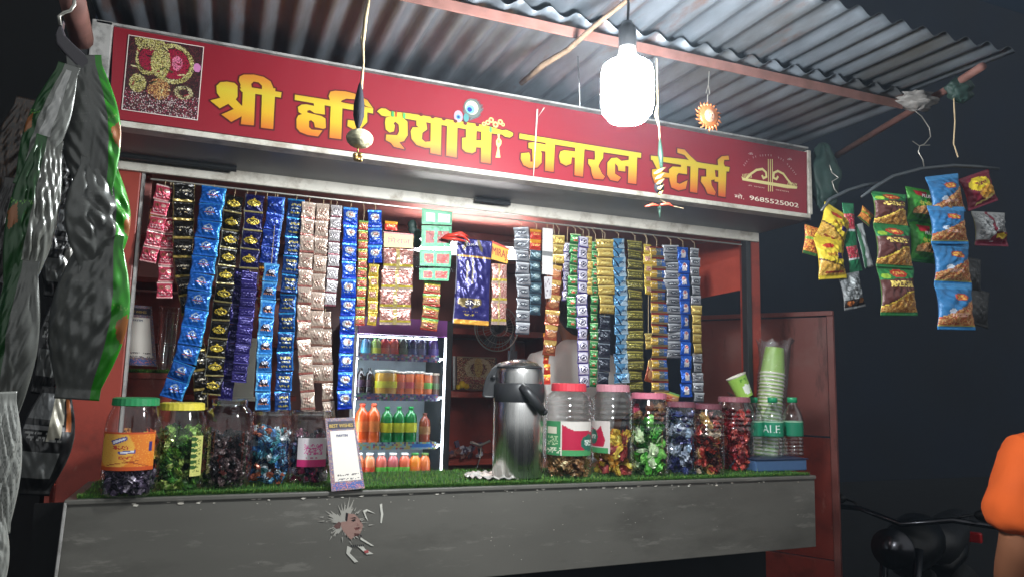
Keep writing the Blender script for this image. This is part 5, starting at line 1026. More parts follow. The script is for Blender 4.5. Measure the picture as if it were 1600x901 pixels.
# table fan
FNY = 3.0; c_ = q(776, 512, FNY); s = mpp(776, 512, FNY)
F1 = empty('wall_fan', c_, 'dark wire guarded fan behind the pump flask', 'fan'); Mx = rotm(R(90), 0, 0)
g = G()
def ring(r_, y_, t_=.0018, n=40): g.tube([(r_*math.cos(2*math.pi*k/n), y_, r_*math.sin(2*math.pi*k/n)) for k in range(n+1)], t_, 5, False)
ring(36*s, 0, .003); ring(25*s, -.02); ring(14*s, -.026); ring(30*s, .02)
for k in range(30):
    a = 2*math.pi*k/30; g.tube([(8*s*math.cos(a), -.028, 8*s*math.sin(a)), (25*s*math.cos(a), -.02, 25*s*math.sin(a)), (36*s*math.cos(a), 0, 36*s*math.sin(a))], .0007, 4)
g.build('guard', M_wire, F1)
for k in range(3):
    g = G(); a = 2*math.pi*k/3; P = [Vector((r_*math.cos(a+t), .004+dy, r_*math.sin(a+t))) for r_, t, dy in ((8*s, 0, 0), (30*s, -.3, -.008), (33*s, .1, 0), (28*s, .6, .01), (10*s, .7, .006))]; g.add(P+[p+Vector((0, .0015, 0)) for p in P], [(0, 1, 2, 3, 4), (9, 8, 7, 6, 5)]+[(i, 5+i, 5+(i+1) % 5, (i+1) % 5) for i in range(5)]); g.build('blade', mat('fan_blade', C(70, 76, 80), .3), F1)
g = G(); g.lathe([(0, .03), (9*s, .025), (10*s, 0), (8*s, -.03), (0, -.02)], (0, 0, 0), 20, Mx); g.build('hub', M_blackpl, F1, smooth=True)
g = G(); g.tube([(.03*0+30*s, .03, -8*s), (32*s, .03, -30*s), (32*s, .03, -60*s)], .012, 8); g.box((26*s, .015, -62*s), (38*s, .045, -34*s)); g.build('bracket', mat('grey_iron', C(100, 100, 104), .5, .4), F1)
# tube light and grey crates
T = empty('tube_light', q(728, 390, 2.5), 'white tube light glowing behind the hanging sachets', 'lamp'); O = T.location.copy()
a_, b_ = q(648, 387, 2.5)-O, q(806, 402, 2.5)-O; a_.y = b_.y = 0; a_.z = b_.z = 0
g = G(); g.tube([a_, b_], .012, 12); g.build('tube', M_tube, T, smooth=True); g = G(); g.box((a_.x-.02, .016, -.02), (b_.x+.02, .05, .03)); g.build('batten', M_fridge, T, bevel=.002)
for s_, e_ in ((-1, a_), (1, b_)): g = G(); g.box((e_.x-.01+s_*.012, -.016, -.018), (e_.x+.01+s_*.012, .016, .018)); g.build('end_cap', M_fridge, T)
# plastic sheet swag near ceiling
g = G(); rs = np.random.RandomState(2); nx, ny = 24, 5; V = [(q(600+220*i/nx, 0, 2.6).x, 2.6+.02*j, H+.56-.04*math.sin(math.pi*i/nx)-.02*j+rs.normal(0, .004)) for j in range(ny+1) for i in range(nx+1)]
g.add(V, [(j*(nx+1)+i, (j+1)*(nx+1)+i, (j+1)*(nx+1)+i+1, j*(nx+1)+i+1) for j in range(ny) for i in range(nx)]); o = g.build('polythene_sheet', M_film, smooth=True); tag(o, 'thin clear polythene sheet sagging below the ceiling', 'sheet')

# ------------------------------------------------------------------ open door panel at right
p0, p1 = at(1301, 485, Y=2.62), at(1085, 493, Y=2.62+.0)
A0 = at(1301, 485, Y=2.60); z_top = A0.z
d = _r*(1085-800)+_u*(450.5-493)+_f*FPX; B0 = d*((z_top-H)/d.z)+Vector((0, 0, H))
D = empty('door_leaf', A0, 'open maroon steel door leaf right of the kiosk', 'door'); D.location = (A0.x, A0.y, 0)
dv = Vector((B0.x-A0.x, B0.y-A0.y, 0)); L0 = dv.length; dv.normalize(); nv = Vector((-dv.y, dv.x, 0)); nv = nv if nv.y > 0 else -nv
def dpanel(name, t0, t1, z0_, z1_, off, th, m_, bev=.002):
    P = [dv*t0+nv*off, dv*t1+nv*off]; g = G(); g.quadslab([P[0]+Vector((0, 0, z1_)), P[1]+Vector((0, 0, z1_)), P[1]+Vector((0, 0, z0_)), P[0]+Vector((0, 0, z0_))], nv*th); return g.build(name, m_, D, bevel=bev)
zm = at(1290, 682, Y=A0.y).z
dpanel('frame_rail', 0, L0, z_top-.022, z_top, -.006, .03, M_maroon); dpanel('frame_stile', 0, .028, .15, z_top-.024, -.006, .03, M_maroon)
dpanel('upper_sheet', .032, L0, zm, z_top-.028, .006, .004, M_maroon, 0); dpanel('lower_sheet', .030, L0, at(1290, 878, Y=A0.y).z, zm-.008, .0, .004, M_red, 0); dpanel('bottom_rail', .0, L0, .10, at(1290, 880, Y=A0.y).z, -.003, .02, M_red)

# ------------------------------------------------------------------ green cloths, wires, hangers at right
def bundle(name, label, cx, cy, w_, h_, Y, m_, seed, n=16):
    rs_ = np.random.RandomState(seed); g = G(); s_ = mpp(cx, cy, Y); nu, nv = 26, 20; V = []
    for j in range(nv+1):
        a = math.pi*j/nv
        for k in range(nu):
            qq = 2*math.pi*k/nu; f = 1+.16*math.sin(3*qq+5*a+seed)+.12*math.sin(7*qq-3*a)+.1*math.sin(11*a+2*qq)+rs_.normal(0, .035)
            V.append(at(cx, cy, Y=Y)+Vector((w_/2*s_*f*math.sin(a)*math.cos(qq), w_*.32*s_*f*math.sin(a)*math.sin(qq), h_/2*s_*(1+.08*math.sin(5*qq))*math.cos(a))))
    g.add(V, [(j*nu+k, (j+1)*nu+k, (j+1)*nu+(k+1) % nu, j*nu+(k+1) % nu) for j in range(nv) for k in range(nu)]); o = g.build(name, m_, smooth=True); return tag(o, label, 'cloth')
bundle('tied_cloth', 'dark green tarpaulin cloth knotted at the right end of the sign', 1288, 278, 50, 106, 1.93, M_tarp, 3)
bundle('tied_cloth', 'small green cloth knot at the tip of the canopy pole', 1500, 141, 44, 40, 1.36, M_tarp, 5)
bundle('tied_cloth', 'grey rag wrapped round the beam end', 1432, 158, 66, 28, 1.47, mat('rag', C(140, 136, 132), .8, bump=.8, noise=.3), 8)
Yh = 1.50
g = G(); g.tube([at(1490, 150, Y=1.36), at(1492, 190, Y=1.36), at(1490, 225, Y=1.36), at(1497, 246, Y=1.36)], .0018, 5); o = g.build('twine', M_twine); tag(o, 'loose twine end hanging from the green cloth knot', 'twine')
def hanger(label, hook, arm, Y):
    r_ = empty('hanger', at(*hook[0], Y=Y), label, 'hanger', 'hangers holding snack packets'); O_ = r_.location.copy()
    g = G(); g.tube([at(x, y, Y=Y)-O_ for x, y in hook], .0016, 6); g.build('hook', M_wire, r_, smooth=True)
    g = G(); P = [at(x, y, Y=Y)-O_ for x, y in arm]; g.tube(P, [.0035]+[.0058]*(len(P)-2)+[.0045], 8); g.build('arm', mat('grey_hanger_plastic', C(74, 80, 84), .35), r_, smooth=True); return r_
hanger('wide grey hanger on a bent wire holding the right snack packets', [(1428, 172), (1440, 182), (1452, 200), (1454, 214), (1444, 226), (1437, 228), (1435, 238), (1442, 250), (1444, 262)], [(1346, 308), (1368, 292), (1395, 276), (1440, 264), (1490, 259), (1530, 261), (1560, 264)], Yh)
g = G(); g.tube([at(1426, 221, Y=Yh), at(1436, 228, Y=Yh), at(1453, 227, Y=Yh)], .0013, 5); o = g.build('wire_end', M_wire); tag(o, 'short crossed wire end on the bent hanger wire', 'wire')
hanger('darker hanger by the green cloth holding the yellow snack packets', [(1296, 258), (1300, 270), (1310, 278), (1300, 284), (1304, 296), (1312, 306)], [(1283, 330), (1296, 312), (1325, 298), (1350, 290), (1376, 286)], Yh+.12)
# snack packets
def band_text(p, y0_, y1_, c): return p.marks(.18, y0_, .86, y1_, c, .62)
def K_moong():
    p = Paint(36, 40, (34, 120, 60)); p.speck(0, .3, 1, .93, [(200, 150, 76), (222, 180, 104), (160, 104, 50), (190, 134, 60)], 1); p.poly([(0, .28), (1, .22), (1, .48), (.6, .52), (.2, .74), (0, .8)], (84, 44, 40)).rect(0, .92, 1, 1, (34, 120, 60)); p.poly([(0, .80), (.2, .74), (.6, .52), (1, .48), (1, .51), (.6, .55), (.22, .77), (0, .83)], (226, 200, 80)); p.ell(.5, .14, .24, .09, (190, 60, 40)).marks(.34, .1, .68, .18, (236, 180, 90), .6).ell(.14, .2, .12, .05, (150, 190, 60)); return band_text(p, .31, .42, (232, 206, 110))
def K_bhujia():
    p = Paint(36, 40, (60, 150, 50)); p.ell(.5, .72, .42, .16, (60, 110, 40)).speck(0, 0, 1, 1, [(214, 150, 90), (190, 120, 60), (226, 176, 120)], 1, lambda X, Y_: (((X-.5)/.4)**2+((Y_-.68)/.15)**2 < 1) & (Y_ < .76)); p.rect(0, .93, 1, 1, (30, 110, 40)); p.poly([(.25, .08), (.78, .08), (.72, .26), (.3, .26)], (190, 40, 50)); return p
def K_blue():
    p = Paint(36, 40, (50, 120, 176)); p.rect(0, 0, 1, .12, (70, 150, 210)); p.speck(0, 0, 1, 1, [(206, 150, 90), (226, 180, 120), (170, 110, 70), (190, 90, 60)], 1, lambda X, Y_: (Y_ > .74-.42*X) & (Y_ < .9)); p.rect(0, .9, 1, .93, (200, 200, 110)).rect(0, .93, 1, 1, (40, 140, 210)); p.ell(.52, .3, .2, .085, (206, 80, 50)).marks(.4, .26, .66, .34, (240, 190, 90), .6); p.ell(.25, .6, .08, .05, (206, 220, 236)); return p.marks(.24, .66, .7, .72, (240, 190, 170), .6)
def K_maroon():
    p = Paint(36, 36, (120, 30, 50)); p.ell(.45, .33, .36, .22, (232, 206, 50)).speck(0, 0, 1, 1, [(226, 170, 60), (206, 140, 50)], .95, rg(.62, .6, .34, .2, 0)).poly([(.2, .85), (.9, .7), (.9, .78), (.2, .92)], (222, 200, 120)).rect(0, .92, 1, 1, (150, 40, 70)); return p.marks(.28, .26, .64, .36, (130, 30, 40), .6)
def K_back():
    p = Paint(36, 36, (170, 172, 172)); p.marks(.05, .05, .4, .8, (120, 122, 124), .35).marks(.5, .08, .95, .6, (130, 130, 132), .35).rect(.4, 0, .46, .85, (130, 40, 60)).rect(.46, .62, 1, .88, (120, 30, 50)).ell(.7, .72, .2, .08, (220, 190, 50)).rect(0, .88, 1, 1, (150, 50, 76)).rect(0, .84, .4, .9, (120, 50, 60)); return p
def K_yellow():
    p = Paint(36, 44, (226, 200, 60)); p.speck(0, 0, 1, 1, [(206, 160, 60), (190, 140, 60), (220, 180, 90)], 1, lambda X, Y_: (Y_ > .5+.25*X) & (Y_ < .92)); p.poly([(0, .5), (1, .75), (1, .78), (0, .54)], (90, 60, 30)); p.rect(.2, .82, .9, .87, (150, 60, 40)).ell(.38, .22, .2, .06, (196, 60, 40)).marks(.25, .38, .8, .47, (180, 120, 40), .6).poly([(.6, .4), (.9, .42), (.9, .56), (.62, .54)], (60, 40, 110)); return p
def K_orange():
    p = Paint(20, 30, (206, 130, 60)); p.speck(0, 0, 1, 1, [(214, 110, 60), (226, 180, 80), (160, 60, 50)], .7).rect(0, .4, 1, .5, (120, 160, 60)).rect(0, .9, 1, 1, (60, 110, 60)); return p
def K_green():
    p = Paint(16, 40, (40, 120, 80)); p.speck(0, .25, 1, .6, [(190, 50, 70), (220, 110, 120), (150, 30, 50)], .95).rect(0, .6, 1, .66, (200, 206, 206)); return p
def K_grey():
    p = Paint(26, 30, (140, 144, 146)); p.rect(.42, 0, .56, 1, (190, 196, 198)).rect(0, .72, 1, .92, (50, 44, 44)).ell(.25, .82, .16, .07, (206, 120, 60)).ell(.78, .8, .16, .07, (206, 130, 60)).marks(.05, .1, .4, .65, (100, 104, 106), .35).marks(.6, .1, .95, .65, (100, 104, 106), .35); return p
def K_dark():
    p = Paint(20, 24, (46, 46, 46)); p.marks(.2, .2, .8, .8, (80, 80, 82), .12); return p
GSN = 'snack packets on the right hangers'
def pkt(label, box, paint, Y, text=None, bulge=.24, grp=GSN, m=None, yaw=0, back=None, name='snack_packet', wr=.3, cat='packet', pinch=.17):
    rt = None
    if text:
        rt = empty(name, at(box[0], box[1], Y=Y), label, cat, grp)
        o = place_pillow(paint, box, Y, rt, 'wrapper', m or M_foil2, bulge, pinch=pinch, wr=wr, back=back); o.rotation_euler[2] = R(yaw)
        tg = G(); s_ = mpp(box[0], box[1], Y)
        for (body, cx, cy, tw, th_, col) in text:
            a_ = Vector((-tw/2*s_+cx*s_, 0, cy*s_)); b_ = Vector((tw/2*s_+cx*s_, 0, cy*s_)); dpt = -(min(box[2], box[3])*s_*bulge*1.25+.002); a_.y = b_.y = dpt
            text_between(tg, body, a_, b_, Vector((0, 0, 1)), th_*s_, col=C(*col), bold=.0002)
        lt = tg.build('lettering', M_print, rt); lt.rotation_mode = 'YXZ'; lt.rotation_euler = (0, R(box[4]), 0)
        return rt
    o = place_pillow(paint, box, Y, None, name, m or M_foil2, bulge, pinch=pinch, wr=wr, back=back); o.rotation_euler[2] = R(yaw); return tag(o, label, cat, grp)
pkt('top green and brown snack packet of the left column on the wide hanger', (1391, 328, 54, 54, -2), K_moong(), Yh)
pkt('middle green and brown snack packet of the left column', (1396, 386, 57, 66, -2), K_moong(), Yh-.004)
pkt('bottom green and brown snack packet of the left column', (1402, 455, 58, 76, -3), K_moong(), Yh)
nt_ = [('PLUS', 0, 10, 18, 5, (236, 220, 220)), ('नीबू भुिजया', 0, -2, 30, 7, (226, 222, 90))]
pkt('upper bright green snack packet with a red PLUS badge', (1436, 322, 40, 56, 1), K_bhujia(), Yh+.02, nt_)
pkt('lower bright green snack packet with a red PLUS badge', (1441, 379, 40, 64, 0), K_bhujia(), Yh+.02, nt_)
for i, (b_, d) in enumerate([((1478, 304, 52, 62, -12), 'topmost blue snack packet of the chain, tilted'), ((1481, 352, 58, 60, -5), 'second blue snack packet from the top of the chain'), ((1487, 412, 58, 66, -2), 'third blue snack packet from the top of the chain'), ((1492, 479, 59, 72, -2), 'lowest blue snack packet of the chain')]): pkt(d, b_, K_blue(), Yh-.01*(i % 2)-.012)
pkt('maroon and yellow snack packet tilted at the right end of the wide hanger', (1529, 297, 50, 52, -20), K_maroon(), Yh)
pkt('silver backed maroon packet below the tilted maroon one', (1547, 358, 52, 54, -4), K_back(), Yh, wr=.5)
pkt('dark packet behind the third blue packet', (1518, 430, 30, 56, 4), K_dark(), Yh+.06); pkt('dark packet behind the lowest blue packet', (1528, 480, 34, 58, 8), K_dark(), Yh+.06)
pkt('upper yellow snack packet leaning right on the dark hanger', (1303, 356, 46, 62, 22), K_yellow(), Yh+.12); pkt('lower large yellow snack packet hanging straight', (1298, 403, 44, 66, -7), K_yellow(), Yh+.11)
pkt('small orange snack packet left of the yellow ones', (1267, 376, 22, 46, 8), K_orange(), Yh+.14); pkt('narrow green and red packet right of the yellow ones', (1328, 352, 18, 70, -4), K_green(), Yh+.12); pkt('lower narrow green and red packet', (1333, 398, 20, 54, -12), K_green(), Yh+.12)
pkt('silver edge on packet beside the narrow green ones', (1350, 384, 14, 70, -16), Paint(10, 20, (190, 196, 198)).rect(0, 0, .3, 1, (60, 110, 80)), Yh+.12, wr=.6); pkt('grey backed packet hanging lowest on the dark hanger', (1331, 454, 34, 56, -12), K_grey(), Yh+.12, wr=.6); pkt('tiny yellow and red packet corner by the wide hanger arm', (1353, 338, 20, 22, 30), K_orange(), Yh+.06)

# ------------------------------------------------------------------ big packets in the near left
YL = 1.02
def bag(col, greenw=.22, side='r', hi=None, chip=True):
    p = Paint(60, 90, col); rs_ = np.random.RandomState(int(sum(col))+int(greenw*100)); p.vary(.05)
    for k in range(5): p.marks(.2, .3+.06*k, .55, .31+.06*k, tuple(min(255, c+14) for c in col), .5)
    if side == 'r': p.rect(1-greenw, 0, 1, 1, (54, 170, 30)); x_ = 1-greenw
    else: p.rect(0, 0, greenw, 1, (24, 84, 26)); x_ = 0
    if chip: p.poly([(.99, .47), (1, .66), (.9, .62), (.86, .53)] if side == 'r' else [(.0, .5), (.12, .44), (.2, .56), (.05, .62)], (176, 108, 54)).speck(x_, .42, 1 if side == 'r' else greenw, .46, [(120, 190, 80)], .3)
    if hi: p.rect(*hi, (226, 226, 222))  # pale strip painted on as a highlight
    return p
GB = 'large snack bags hanging in the near left'; gcol = (112, 114, 110)
def big(label, box, paint, Y=YL, b=.22, **k):
    paint.a = paint.a*.62; box = (box[0], box[1], box[2]*.68, box[3]*1.22, box[4]); b = b*1.45; k['wr'] = .42; k['yaw'] = (int(box[1]) % 3-1)*14+10
    return pkt(label, box, paint, Y, bulge=b, pinch=-.78, grp=GB, cat='snack bag', name='snack_bag', m=M_bag, **k)
big('topmost grey bag with a green right edge under the black hanger', (140, 198, 82, 190, -9), bag(gcol, .18), b=.16, wr=.5)
big('second grey bag with green and orange right edge', (154, 338, 88, 150, -4), bag(gcol, .26), b=.18, wr=.5)
big('third grey bag with green right edge, lowest of its column', (140, 492, 104, 214, 3), bag(gcol, .22), b=.16, wr=.5)
big('grey and green bag at the top of the far left column', (74, 195, 54, 170, 12), bag((150, 152, 146), .3, 'l', (.45, .05, .7, .7)), Y=YL-.02, b=.18, wr=.6)
big('second bag of the far left column with a silver back', (52, 338, 66, 214, 5), bag((130, 132, 124), .4, 'l', None), Y=YL-.03, wr=.6)
big('third bag of the far left column, green on its left half', (20, 540, 66, 222, 2), bag((124, 126, 120), .4, 'l', None, False), Y=YL-.04, wr=.5)
big('pale printed bag at the lower left picture edge', (4, 722, 50, 180, -3), Paint(30, 60, (206, 208, 200)).marks(.3, .1, .95, .9, (160, 162, 156), .3), Y=YL-.05, wr=.4)
big('pale bag corner at the very bottom left', (-6, 872, 34, 110, -3), Paint(20, 40, (190, 192, 184)), Y=YL-.05, wr=.4)
def blk(k):
    p = Paint(40, 50, (30, 30, 31)); p.rect(.06, .06, .75, .3, (120, 122, 122)).rect(.05, .36, .8, .4, (150, 150, 150)).rect(.1, .6, .8, .85, (120, 122, 120)).marks(.1, .42, .8, .5, (170, 170, 168), .4)
    if k == 0: p.poly([(.55, .5), (.98, .35), (.9, .7), (.6, .98)], (206, 204, 196))
    if k == 1: p.rect(.82, .1, .92, .4, (200, 110, 50)).poly([(.5, .1), (.8, .0), (.75, .45), (.5, .5)], (206, 200, 180))
    return p
big('black packet with grey panels at the top of the middle column', (92, 280, 46, 100, 4), blk(2), Y=YL+.05, wr=.5)
big('black packet with a white torn patch in the middle column', (96, 392, 52, 120, 2), blk(0), Y=YL+.05, wr=.5)
big('black packet with grey panels, third in the middle column', (86, 530, 46, 140, 8), blk(2), Y=YL+.05, wr=.5)
big('black packet with an orange mark, lowest of the middle column', (72, 688, 72, 136, 6), blk(1), Y=YL+.04, wr=.5)
big('dark brown bag behind the far left column', (24, 240, 60, 150, 6), Paint(30, 40, (60, 44, 34)).speck(0, 0, 1, 1, [(84, 60, 40), (40, 34, 30)], .5), Y=YL+.10, wr=.7)
big('dark crumpled bag at the left picture edge', (6, 360, 44, 140, 4), Paint(30, 40, (50, 46, 44)).marks(.2, .2, .8, .8, (120, 120, 118), .1), Y=YL+.08, wr=.7)
r_ = empty('black_hanger', at(100, 60, Y=YL), 'curved black plastic hanger above the big green edged bags', 'hanger'); O = r_.location.copy()
g = G(); P = [(96, 34), (92, 48), (95, 62), (108, 76), (124, 92), (140, 106), (148, 122)]; V = []
for i, (x, y) in enumerate(P):
    w_ = [6, 9, 11, 12, 13, 13, 5][i]
    for dx, dy, dz in ((-w_*.6, w_*.6, 0), (w_*.6, -w_*.6, 0), (w_*.6, -w_*.6, .012), (-w_*.6, w_*.6, .012)): V.append(at(x+dx, y+dy, Y=YL)-O+Vector((0, dz, 0)))
g.add(V, [(i*4+k, i*4+(k+1) % 4, (i+1)*4+(k+1) % 4, (i+1)*4+k) for i in range(len(P)-1) for k in range(4)]+[(3, 2, 1, 0), (24, 25, 26, 27)]); g.build('arm', mat('violet_black_plastic', C(70, 66, 72), .35), r_, bevel=.002)
g = G(); g.tube([at(x, y, Y=YL)-O for x, y in ((94, 40), (92, 26), (100, 20), (110, 17), (116, 8), (116, -6))], .0022, 6); g.build('hook', M_wire, r_, smooth=True)

# ------------------------------------------------------------------ torn poster on the counter front
r_ = empty('torn_poster', at(545, 830, Y=YF), 'torn white poster scrap with part of a smiling face on the counter front', 'poster'); O = r_.location.copy()
c7 = lambda x, y: (440+x/5.27, 730+y/5.27)
def tp(x, y, k=0): return at(*c7(x, y), Y=YF)-O+Vector((0, -.0022-k*.0003, 0))
rs = np.random.RandomState(6)
star = []
ctr0 = (520, 450); rad = [(0,160),(20,150),(35,170),(50,160),(70,190),(95,230),(110,200),(130,180),(150,190),(165,170),(185,160),(200,150),(220,165),(240,190),(260,180),(285,190),(300,170),(330,180),(345,150)]
N_ = 120
for i in range(N_):
    a = 2*math.pi*i/N_; base_r = np.interp(math.degrees(a), [r0[0] for r0 in rad]+[360], [r0[1] for r0 in rad]+[160]); rr = base_r*(.78+.22*math.sin(a*5+1)+.12*math.sin(a*11))*(rs.uniform(.62, .85) if i % 3 else rs.uniform(.85, 1.35)); star.append((ctr0[0]+rr*math.cos(a)*1.0, ctr0[1]-rr*math.sin(a)*.84))
g = G(); g.col = C(168, 165, 156); g.poly([tp(*q_) for q_ in star], (0, 0, 0)); g.build('paper', M_print, r_)
for P in ([(540,640),(580,660),(560,700),(630,770),(600,778),(530,700)], [(620,640),(670,640),(690,670),(755,705),(700,712)], [(640,560),(680,590),(760,640),(740,640),(650,590)], [(806,300),(826,292),(828,330),(836,380),(822,455),(812,450),(816,380)], [(668,352),(700,338),(772,375),(740,366),(700,352),(686,368),(712,438),(690,410)]):
    g = G(); g.col = C(200, 198, 188); g.poly([tp(*q_, 1) for q_ in P], (0, 0, 0)); g.build('paper_scrap', M_print, r_)
for k in range(26):
    a = rs.uniform(0, 6.28); r1 = rs.uniform(120, 200); r2 = r1+rs.uniform(15, 60); c1 = (ctr0[0]+r1*math.cos(a), ctr0[1]-r1*math.sin(a)*.84); c2 = (ctr0[0]+r2*math.cos(a+.05), ctr0[1]-r2*math.sin(a+.05)*.84)
    if c1[1] < 265 or c2[1] < 265: continue
    g = G(); g.col = C(168, 165, 156); n_ = (-math.sin(a)*rs.uniform(3, 7), -math.cos(a)*5); g.poly([tp(c1[0]-n_[0], c1[1]-n_[1], 1), tp(*c2, 1), tp(c1[0]+n_[0], c1[1]+n_[1], 1)], (0, -.00002*k, 0)); g.build('paper_scrap', M_print, r_)
g = G(); skin = C(158, 126, 116)
g.poly([tp(*q_, 2) for q_ in ((530,370),(600,380),(640,420),(668,470),(660,510),(640,545),(600,560),(570,590),(540,560),(500,510),(480,450),(500,440),(530,440))], (0, 0, 0), col=skin)
g.poly([tp(*q_, 3) for q_ in ((528,368),(548,372),(538,440),(524,430))], (0, 0, 0), col=C(40, 36, 38)); g.poly([tp(*q_, 3) for q_ in ((425,480),(470,440),(490,452),(480,495),(450,500))], (0, 0, 0), col=C(104, 76, 72))
for P, c_ in ((((570,430),(600,418),(612,428),(590,440)), (50, 40, 40)), (((560,414),(600,402),(618,412),(600,414)), (60, 46, 44)), (((640,430),(655,436),(650,446)), (60, 46, 44)), (((594,492),(648,484),(638,504),(608,508)), (134, 84, 80)), (((604,493),(642,487),(636,496),(610,498)), (196, 184, 176)), (((618,450),(640,470),(620,475)), (150, 112, 104)), (((596,535),(640,540),(630,556),(600,560)), (90, 60, 56)), (((640,545),(660,555),(650,575)), (50, 40, 44))): g.poly([tp(*q_, 4) for q_ in P], (0, 0, 0), col=C(*c_))
for x in range(570, 670, 16): g.poly([tp(x, 632-(x-570)*.05, 5), tp(x+9, 632-(x-570)*.05, 5), tp(x+9, 648-(x-570)*.05, 5), tp(x, 648-(x-570)*.05, 5)], (0, 0, 0), col=C(40, 40, 44))
g.poly([tp(*q_, 5) for q_ in ((675,680),(710,672),(716,695),(685,700))], (0, 0, 0), col=C(176, 90, 90)); g.build('printed_face', M_print, r_)

# ------------------------------------------------------------------ people
def skinned(name, J, E_, m_, parent=None, sub=2, loc=(0, 0, 0), rz=0, root=0):
    me = bpy.data.meshes.new(name); me.from_pydata([j[0] for j in J], E_, []); o = bpy.data.objects.new(name, me); COL.objects.link(o); me.materials.append(m_)
    md = o.modifiers.new('skin', 'SKIN'); md.use_smooth_shade = True
    sv = me.skin_vertices[0].data
    for i, j in enumerate(J): sv[i].radius = (j[1], j[2] if len(j) > 2 else j[1]); sv[i].use_root = (i == root)
    ms = o.modifiers.new('sub', 'SUBSURF'); ms.levels = sub; ms.render_levels = sub
    if parent: o.parent = parent
    else: o.location = loc; o.rotation_euler = (0, 0, rz)
    return o
def person(label, loc, rz, hgt, shirt, trousers, arms, hairy=True):
    """front faces local -Y; arms: two (elbow, wrist) offset pairs from the shoulder"""
    k = hgt/1.72; S_ = lambda *v: tuple(c*k for c in v)
    rt = empty('person', loc, label, 'person', rz=rz)
    J = []; E_ = []
    def add(p, r_, r2=None, par=None): J.append((S_(*p), r_*k, (r2 or r_)*k)); i = len(J)-1; (E_.append((par, i)) if par is not None else None); return i
    pel = add((0, 0, .95), .13, .10); sp1 = add((0, 0, 1.12), .125, .095, pel); ch = add((0, 0, 1.30), .14, .10, sp1); nb = add((0, .01, 1.43), .065, .06, ch); nk = add((0, 0, 1.50), .052, .055, nb); hd = add((0, -.02, 1.58), .072, .082, nk); ht = add((0, -.005, 1.665), .070, .085, hd)
    no = add((0, -.115, 1.585), .010, .012, hd)
    for s_ in (-1, 1): add((s_*.083, 0, 1.59), .010, .018, hd)
    for s_, (el, wr_) in zip((-1, 1), arms):
        sh = add((s_*.17, 0, 1.40), .062, .06, ch); e = add((s_*.17+el[0], el[1], 1.40+el[2]), .056, None, sh); mid = add(tuple((a+b)/2 for a, b in zip((s_*.17+el[0], el[1], 1.40+el[2]), (s_*.17+wr_[0], wr_[1], 1.40+wr_[2]))), .050, None, e)
        w_ = add((s_*.17+wr_[0], wr_[1], 1.40+wr_[2]), .027, .022, mid); d = Vector(wr_)-Vector(el); d.normalize(); P0 = Vector((s_*.17+wr_[0], wr_[1], 1.40+wr_[2])); pm = add(tuple(P0+d*.05), .034, .016, w_); sidev = d.cross(Vector((1, 0, 0))).normalized(); curl = Vector((-s_, 0, 0))
        for f, (o_, ln) in enumerate(((-.027, .066), (-.009, .078), (.009, .074), (.027, .058))):
            a_ = add(tuple(P0+d*.092+sidev*o_), .0095, None, pm); b_ = add(tuple(P0+d*(.092+ln*.5)+sidev*o_*1.1+curl*.008), .0085, None, a_); add(tuple(P0+d*(.092+ln*.92)+sidev*o_*1.1+curl*.026), .0075, None, b_)
        t1 = add(tuple(P0+d*.045-sidev*.042+curl*.01), .0105, None, w_); add(tuple(P0+d*.085-sidev*.055+curl*.02), .009, None, t1)
    for s_ in (-1, 1):
        hp = add((s_*.09, 0, .88), .095, .09, pel); kn = add((s_*.10, -.01, .48), .060, None, hp); cf = add((s_*.10, .015, .33), .056, None, kn); an = add((s_*.10, .01, .09), .038, None, cf); add((s_*.11, -.13, .04), .035, .028, an)
    skinned('body', J, E_, M_skin, rt)
    J = []; E_ = []; pel = add((0, 0, .93), .19, .15); sp1 = add((0, 0, 1.12), .18, .142, pel); ch = add((0, 0, 1.31), .20, .145, sp1); add((0, .012, 1.47), .085, .085, ch); add((0, .012, 1.515), .074, .076, len(J)-1)
    for s_, (el, wr_) in zip((-1, 1), arms):
        sh = add((s_*.18, 0, 1.375), .076, .08, ch); add((s_*.19+el[0]*.5, el[1]*.5, 1.395+el[2]*.5), .084, .084, sh); add((s_*.19+el[0]*.95, el[1]*.95, 1.395+el[2]*.95), .100, .095, len(J)-1)
    so = skinned('shirt', J, E_, shirt, rt, sub=3)
    tx = bpy.data.textures.new('folds', 'CLOUDS'); tx.noise_scale = .055; tx.noise_depth = 2
    dm = so.modifiers.new('folds', 'DISPLACE'); dm.texture = tx; dm.strength = .017; dm.mid_level = .5; dm.texture_coords = 'LOCAL'
    J = []; E_ = []; pel = add((0, 0, .92), .142, .112)
    for s_ in (-1, 1): hp = add((s_*.095, 0, .84), .105, .10, pel); kn = add((s_*.10, -.008, .48), .078, None, hp); add((s_*.10, .01, .11), .062, None, kn)
    skinned('trousers', J, E_, trousers, rt)
    for s_ in (-1, 1): g = G(); g.ball(Vector((s_*.11*k, -.05*k, .04*k)), .05*k, 12, 8, (.9, 2.6, .75)); g.build('shoe', M_blackpl, rt, smooth=True)
    if hairy:
        g = G(); c_ = Vector((0, .014, 1.625))*k; nu, nv = 24, 16; V = []
        for j in range(nv+1):
            a = math.pi*j/nv
            for q_ in range(nu): b = 2*math.pi*q_/nu; fr = math.sin(b) < -.15; zc_ = math.cos(a); zc_ = max(zc_, .15 if fr else -.95); V.append(c_+Vector((.088*math.sin(a)*math.cos(b), .107*math.sin(a)*math.sin(b)*(1 if not fr else .82), .118*zc_))*k)
        g.add(V, [(j*nu+q_, (j+1)*nu+q_, (j+1)*nu+(q_+1) % nu, j*nu+(q_+1) % nu) for j in range(nv) for q_ in range(nu)]); g.build('hair', M_hair, rt, smooth=True)
